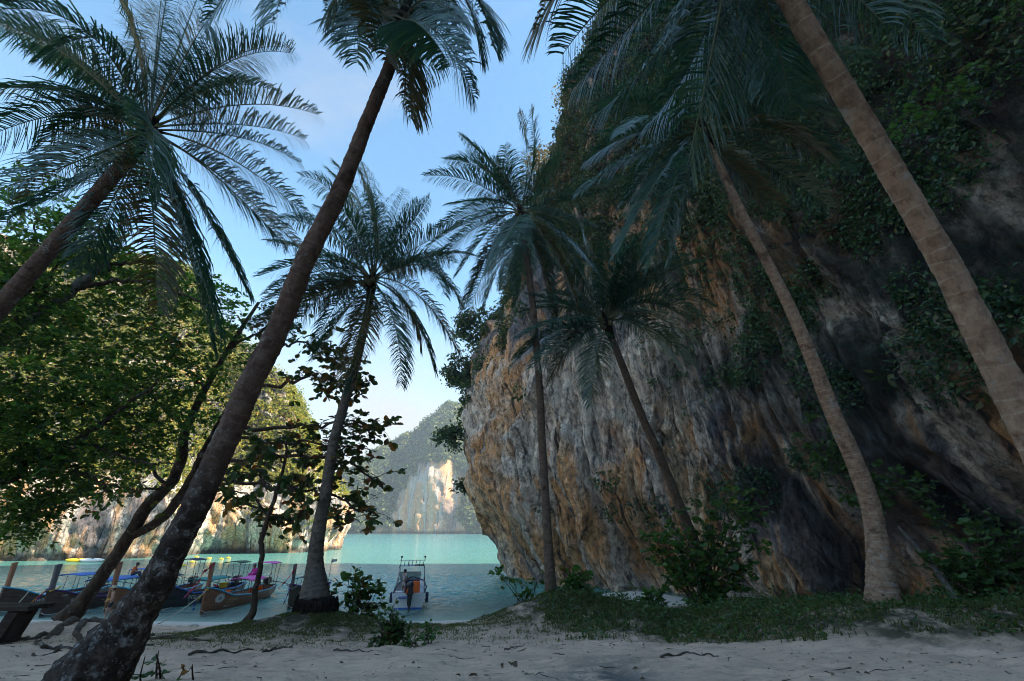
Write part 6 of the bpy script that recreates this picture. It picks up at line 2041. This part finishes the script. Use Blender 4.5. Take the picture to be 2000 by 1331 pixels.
man = person('shirtless man in hat and dark shorts walking along the water edge', (p[0], 30.4, float(ground(p[0], 30.4))), math.radians(130), WALK, None, ('black_cloth', .62), 'skin', 'straw', 1.02)
yb = MB()
yb.tube([[-.17, .16, 1.15], [0, .22, 1.08], [.17, .18, 1.0]], [.03, .04, .03], 8)
yb.tube([[0, .22, 1.08], [.02, .25, .96]], [.03, .025], 8)
ys_ = yb.build('yellow_bag', M['yellow'], None)
tag(ys_, 'small yellow bag held at the waist by the walking man', 'bag')
ys_.location = man.location
ys_.rotation_euler = man.rotation_euler
p = at(238, 1122, 37.4)
person('person in orange shirt sitting on the roof of a boat', (p[0] + 0.75, 37.4, 1.74), math.radians(-70), SIT, ('orange', .7), ('navy', 1.2), 'skin_tan')
p = at(500, 1128, 39.6)
person('person in magenta clothes sitting at the stern of the pink canopied boat', (p[0] + 0.1, 39.2, 1.52), math.radians(160), SIT, ('magenta', 1.2), ('magenta', 1.2), 'skin_tan')
p = at(787, 1160, 36.0)
person('person in pale grey clothes standing in the speedboat', (p[0], 36.1, 0.56), math.radians(-40), STAND, ('grey_cloth', .6), ('grey_cloth', .7), 'skin_tan', None, 0.97)

# ------------------------------------------------------------------ floats, ropes, bench, stones, drift wood
for i, (px, py) in enumerate([(384, 1089), (408, 1092), (432, 1093), (446, 1091), (375, 1099), (357, 1106)]):
    a, y_, z_ = ray(px, py)
    tt = -EYE / z_
    c0 = np.array([a * tt, y_ * tt, 0.0])
    m_ = MB()
    m_.tube([c0 + [-0.42, 0, 0.06], c0 + [-0.36, 0, 0.06], c0 + [0.36, 0, 0.06], c0 + [0.42, 0, 0.06]], [0.06, 0.17, 0.17, 0.06], 10)
    m_.ball(c0 + [0, 0, 0.22], 0.09, 8, 6)
    b_ = m_.build('buoy', M['buoy'])
    tag(b_, ['yellow buoy nearest the big leaning palm in the far row', 'second yellow buoy from the palm in the far row', 'third yellow buoy from the palm in the far row', 'rightmost yellow buoy, last of the far row', 'nearer yellow buoy just right of the big leaning palm', 'nearest yellow buoy, closest to the stem posts'][i], 'buoy', 'yellow buoys floating below the headland')
for i, (px, py, cm, lb) in enumerate([(150, 1098, 'yellow', 'pale yellow kayak beached near the foot of the headland'), (178, 1098, 'white', 'white kayak beside the yellow one at the headland foot')]):
    a, y_, z_ = ray(px, py)
    tt = -EYE / z_
    c0 = np.array([a * tt, y_ * tt, 0.1])
    m_ = MB()
    u = np.linspace(-1.7, 1.7, 13)
    m_.tube(np.stack([c0[0] + u, c0[1] + 0.2 * u, np.full(13, c0[2] + 0.12) + 0.10 * (np.abs(u) / 1.7) ** 3], -1), np.maximum(0.36 * (1 - (u / 1.75) ** 2) ** 0.6, 0.03), 10)
    ko = m_.build('kayak', M[cm])
    tag(ko, lb, 'kayak')
    m_ = MB()
    m_.box(c0 + [0.1, 0.02, 0.42], (0.5, 0.4, 0.12))
    m_.build('cockpit', M['navy'], ko)


def rope(label, P0, P1, sag, r=0.018):
    P0, P1 = np.asarray(P0, float), np.asarray(P1, float)
    u = np.linspace(0, 1, 24)[:, None]
    P = P0 + (P1 - P0) * u
    P[:, 2] -= sag * 4 * (u * (1 - u))[:, 0]
    P[:, 2] = np.maximum(P[:, 2], ground_fine(P[:, 0], P[:, 1]) + r)
    tag(MB().tube(P, r, 6).build('mooring_rope', M['rope']), label, 'rope')


rope('pale mooring rope sagging from the dark bow past the leaning tree to the sand', at(180, 1150, 32.5), on_ground(86, 1212, 24), 0.25, 0.03)
rope('mooring rope from the varnished brown boat to the big leaning palm', (-19.45, 33.0, 1.35), on_ground(312, 1205, 27.0), 0.15, 0.028)
rope('white mooring line from the speedboat stern to the beach', at(768, 1165, 34.4), on_ground(786, 1202, 30.5), 0.05, 0.022)
rope('mooring rope from the leftmost boat down to the sand', at(56, 1156, 32.0), on_ground(5, 1185, 25), 0.1, 0.022)

# wooden bench at the left edge
bb = on_ground(20, 1232, 13.6)
bench = empty('wooden_bench', (bb[0], 13.6, bb[2]), 'dark rough wooden bench cut by the left edge', 'bench')
zt = at(30, 1185, 13.6)[2]
for k, (yy, dz) in enumerate(((-0.24, 0), (0.0, 0.012), (0.24, -0.006))):
    MB().box((bb[0] - 0.45, 13.6 + yy, zt + dz), (2.1, 0.22, 0.10), rz=0.03 * (k - 1)).build('plank', M['old_wood'], bench, smooth=False)
for yy in (-0.2, 0.2):
    m_ = MB()
    m_.box((bb[0] + 0.02, 13.6 + yy, (zt + bb[2]) / 2 - 0.06), (0.26, 0.16, zt - bb[2] + 0.05), ry=0.34)
    m_.build('leg', M['old_wood'], bench, smooth=False)
    m_ = MB()
    m_.box((bb[0] - 1.2, 13.6 + yy, (zt + bb[2]) / 2 - 0.06), (0.24, 0.16, zt - bb[2] + 0.15), ry=-0.34)
    m_.build('leg', M['old_wood'], bench, smooth=False)

# stones and husks
for px, py, Yd, r, lb in [(1178, 1194, 24, .42, 'flat dark boulder on the sand at the cliff foot'), (1205, 1196, 23.6, .2, 'small dark stone right of the flat boulder'), (608, 0, 0, 0, None),
                          (1130, 1192, 25, .24, 'low stone at the water side of the cliff foot'), (350, 1217, 25, .16, 'dark stone on the wet sand left of two'), (379, 1217, 25.2, .18, 'dark stone on the wet sand right of two'), (1000, 1196, 24.5, .22, 'dark stone at the water line near the thin shrub')]:
    if not lb:
        continue
    c0 = on_ground(px, py, Yd)
    m_ = MB()
    m_.ball(c0 + [0, 0, r * 0.12], (r * 1.3, r * 0.9, r * 0.55), 16, 12, 0.28)
    tag(m_.build('rock', M['stone']), lb, 'rock')
c0 = on_ground(1222, 1203, 21.5)
tag(MB().ball(c0 + [0, 0, 0.15], (0.19, 0.17, 0.17), 14, 10, 0.06).build('coconut_husk', M['coconut']), 'brown coconut husk lying on the pale sand under the cliff', 'coconut')


def stick(name, label, cat, pxs, r, mat='twig', lift=0.02, n=24):
    rows = [[*on_ground(*q)] for q in pxs]
    cv = catmull(np.array(rows), n)
    cv[:, 2] = ground_fine(cv[:, 0], cv[:, 1]) + lift + 0.015 * np.sin(np.arange(n) * 0.9)
    rad = np.linspace(r, r * 0.35, n) * (1 + 0.2 * fbm(np.arange(n) * 0.6, r * 90, 2, 2))
    o_ = MB().tube(cv, rad, 8).build(name, M[mat])
    return tag(o_, label, cat)


stick('driftwood_branch', 'long dark branch lying on sand right of the big palm foot', 'branch', [(372, 1262, 11.2), (430, 1250, 11.6), (490, 1240, 12.2), (520, 1238, 12.4)], 0.03)
stick('driftwood_branch', 'short dark branch on the sand below the grassy mound', 'branch', [(518, 1248, 11.6), (545, 1241, 12), (575, 1240, 12)], 0.035)
stick('driftwood_branch', 'bent stick lying on the sand right of the wet patch', 'branch', [(1290, 1280, 9.2), (1335, 1278, 9.4), (1385, 1287, 9.0), (1405, 1292, 8.9)], 0.022)
stick('driftwood_branch', 'thin pale stick in the sand before the right mound', 'branch', [(985, 1262, 10.8), (1005, 1258, 11), (1025, 1256, 11.1)], 0.016)
stick('driftwood_branch', 'twig flat on the sand near the lower middle', 'branch', [(655, 1245, 11.6), (690, 1250, 11.4), (730, 1258, 11.1)], 0.02)
stick('driftwood_branch', 'fallen branch among roots at the foot of the leaning tree', 'branch', [(82, 1258, 12.4), (130, 1255, 12.8), (180, 1258, 12.5)], 0.045, 'bark')
# fallen pole leaning on the right bank
pole = MB()
a_ = at(1755, 1030, 15.5)
b_ = on_ground(1880, 1185, 12.4)
b_[2] -= 0.05
pole.tube(catmull(np.array([a_, (a_ + b_) / 2 + [0.05, 0, 0.05], b_]), 16), np.linspace(0.045, 0.085, 16), 8)
tag(pole.build('leaning_pole', M['twig']), 'bare dead pole leaning on the bank right of the tall pale palm', 'pole')

mt_ = MB()
for k in range(260):
    x, y = rng.uniform(-13, 13), 5.5 + 14 * rng.random() ** 1.4
    a = rng.uniform(0, math.pi)
    l_ = rng.uniform(0.06, 0.35)
    q = np.array([[x + f * l_ * math.cos(a) + 0.02 * rng.normal(), y + f * l_ * math.sin(a) + 0.02 * rng.normal(), 0] for f in (-.5, -.1, .2, .5)])
    q[:, 2] = ground_fine(q[:, 0], q[:, 1]) + 0.006
    mt_.tube(q, [0.004, 0.006, 0.005, 0.002], 4, False)
tag(mt_.build('twig_litter', M['twig']), 'tiny twigs strewn over the sand', None, None, 'stuff')

# single fallen leaves
for px, py, Yd, s_, nm, lb in [(1010, 1297, 8.6, .16, 'litter', 'curled brown leaf standing on the sand near the wet patch'), (1000, 1299, 8.5, .09, 'litter', 'small brown leaf beside the curled leaf on the sand'), (915, 1311, 7.6, .14, 'litter', 'dark leaf flat on the sand at the lower middle'),
                               (900, 1313, 7.5, .08, 'almond_brown', 'little leaf left of the dark flat leaf'), (982, 1300, 8.4, .08, 'almond_brown', 'tiny leaf left of the curled brown leaf'), (345, 1329, 6.7, .10, 'bush_leaf', 'green leaf lying at the bottom edge near the big palm')]:
    c0 = on_ground(px, py, Yd) + [0, 0, 0.02]
    o_ = bpy.data.objects.new('fallen_leaf', LEAFS[nm])
    COL.objects.link(o_)
    o_.location = c0
    o_.rotation_euler = (rng.uniform(-.5, .5), rng.uniform(-.9, -.2), rng.uniform(0, 6.28))
    o_.scale = (s_, s_, s_ * 2.5)
    tag(o_, lb, 'leaf')
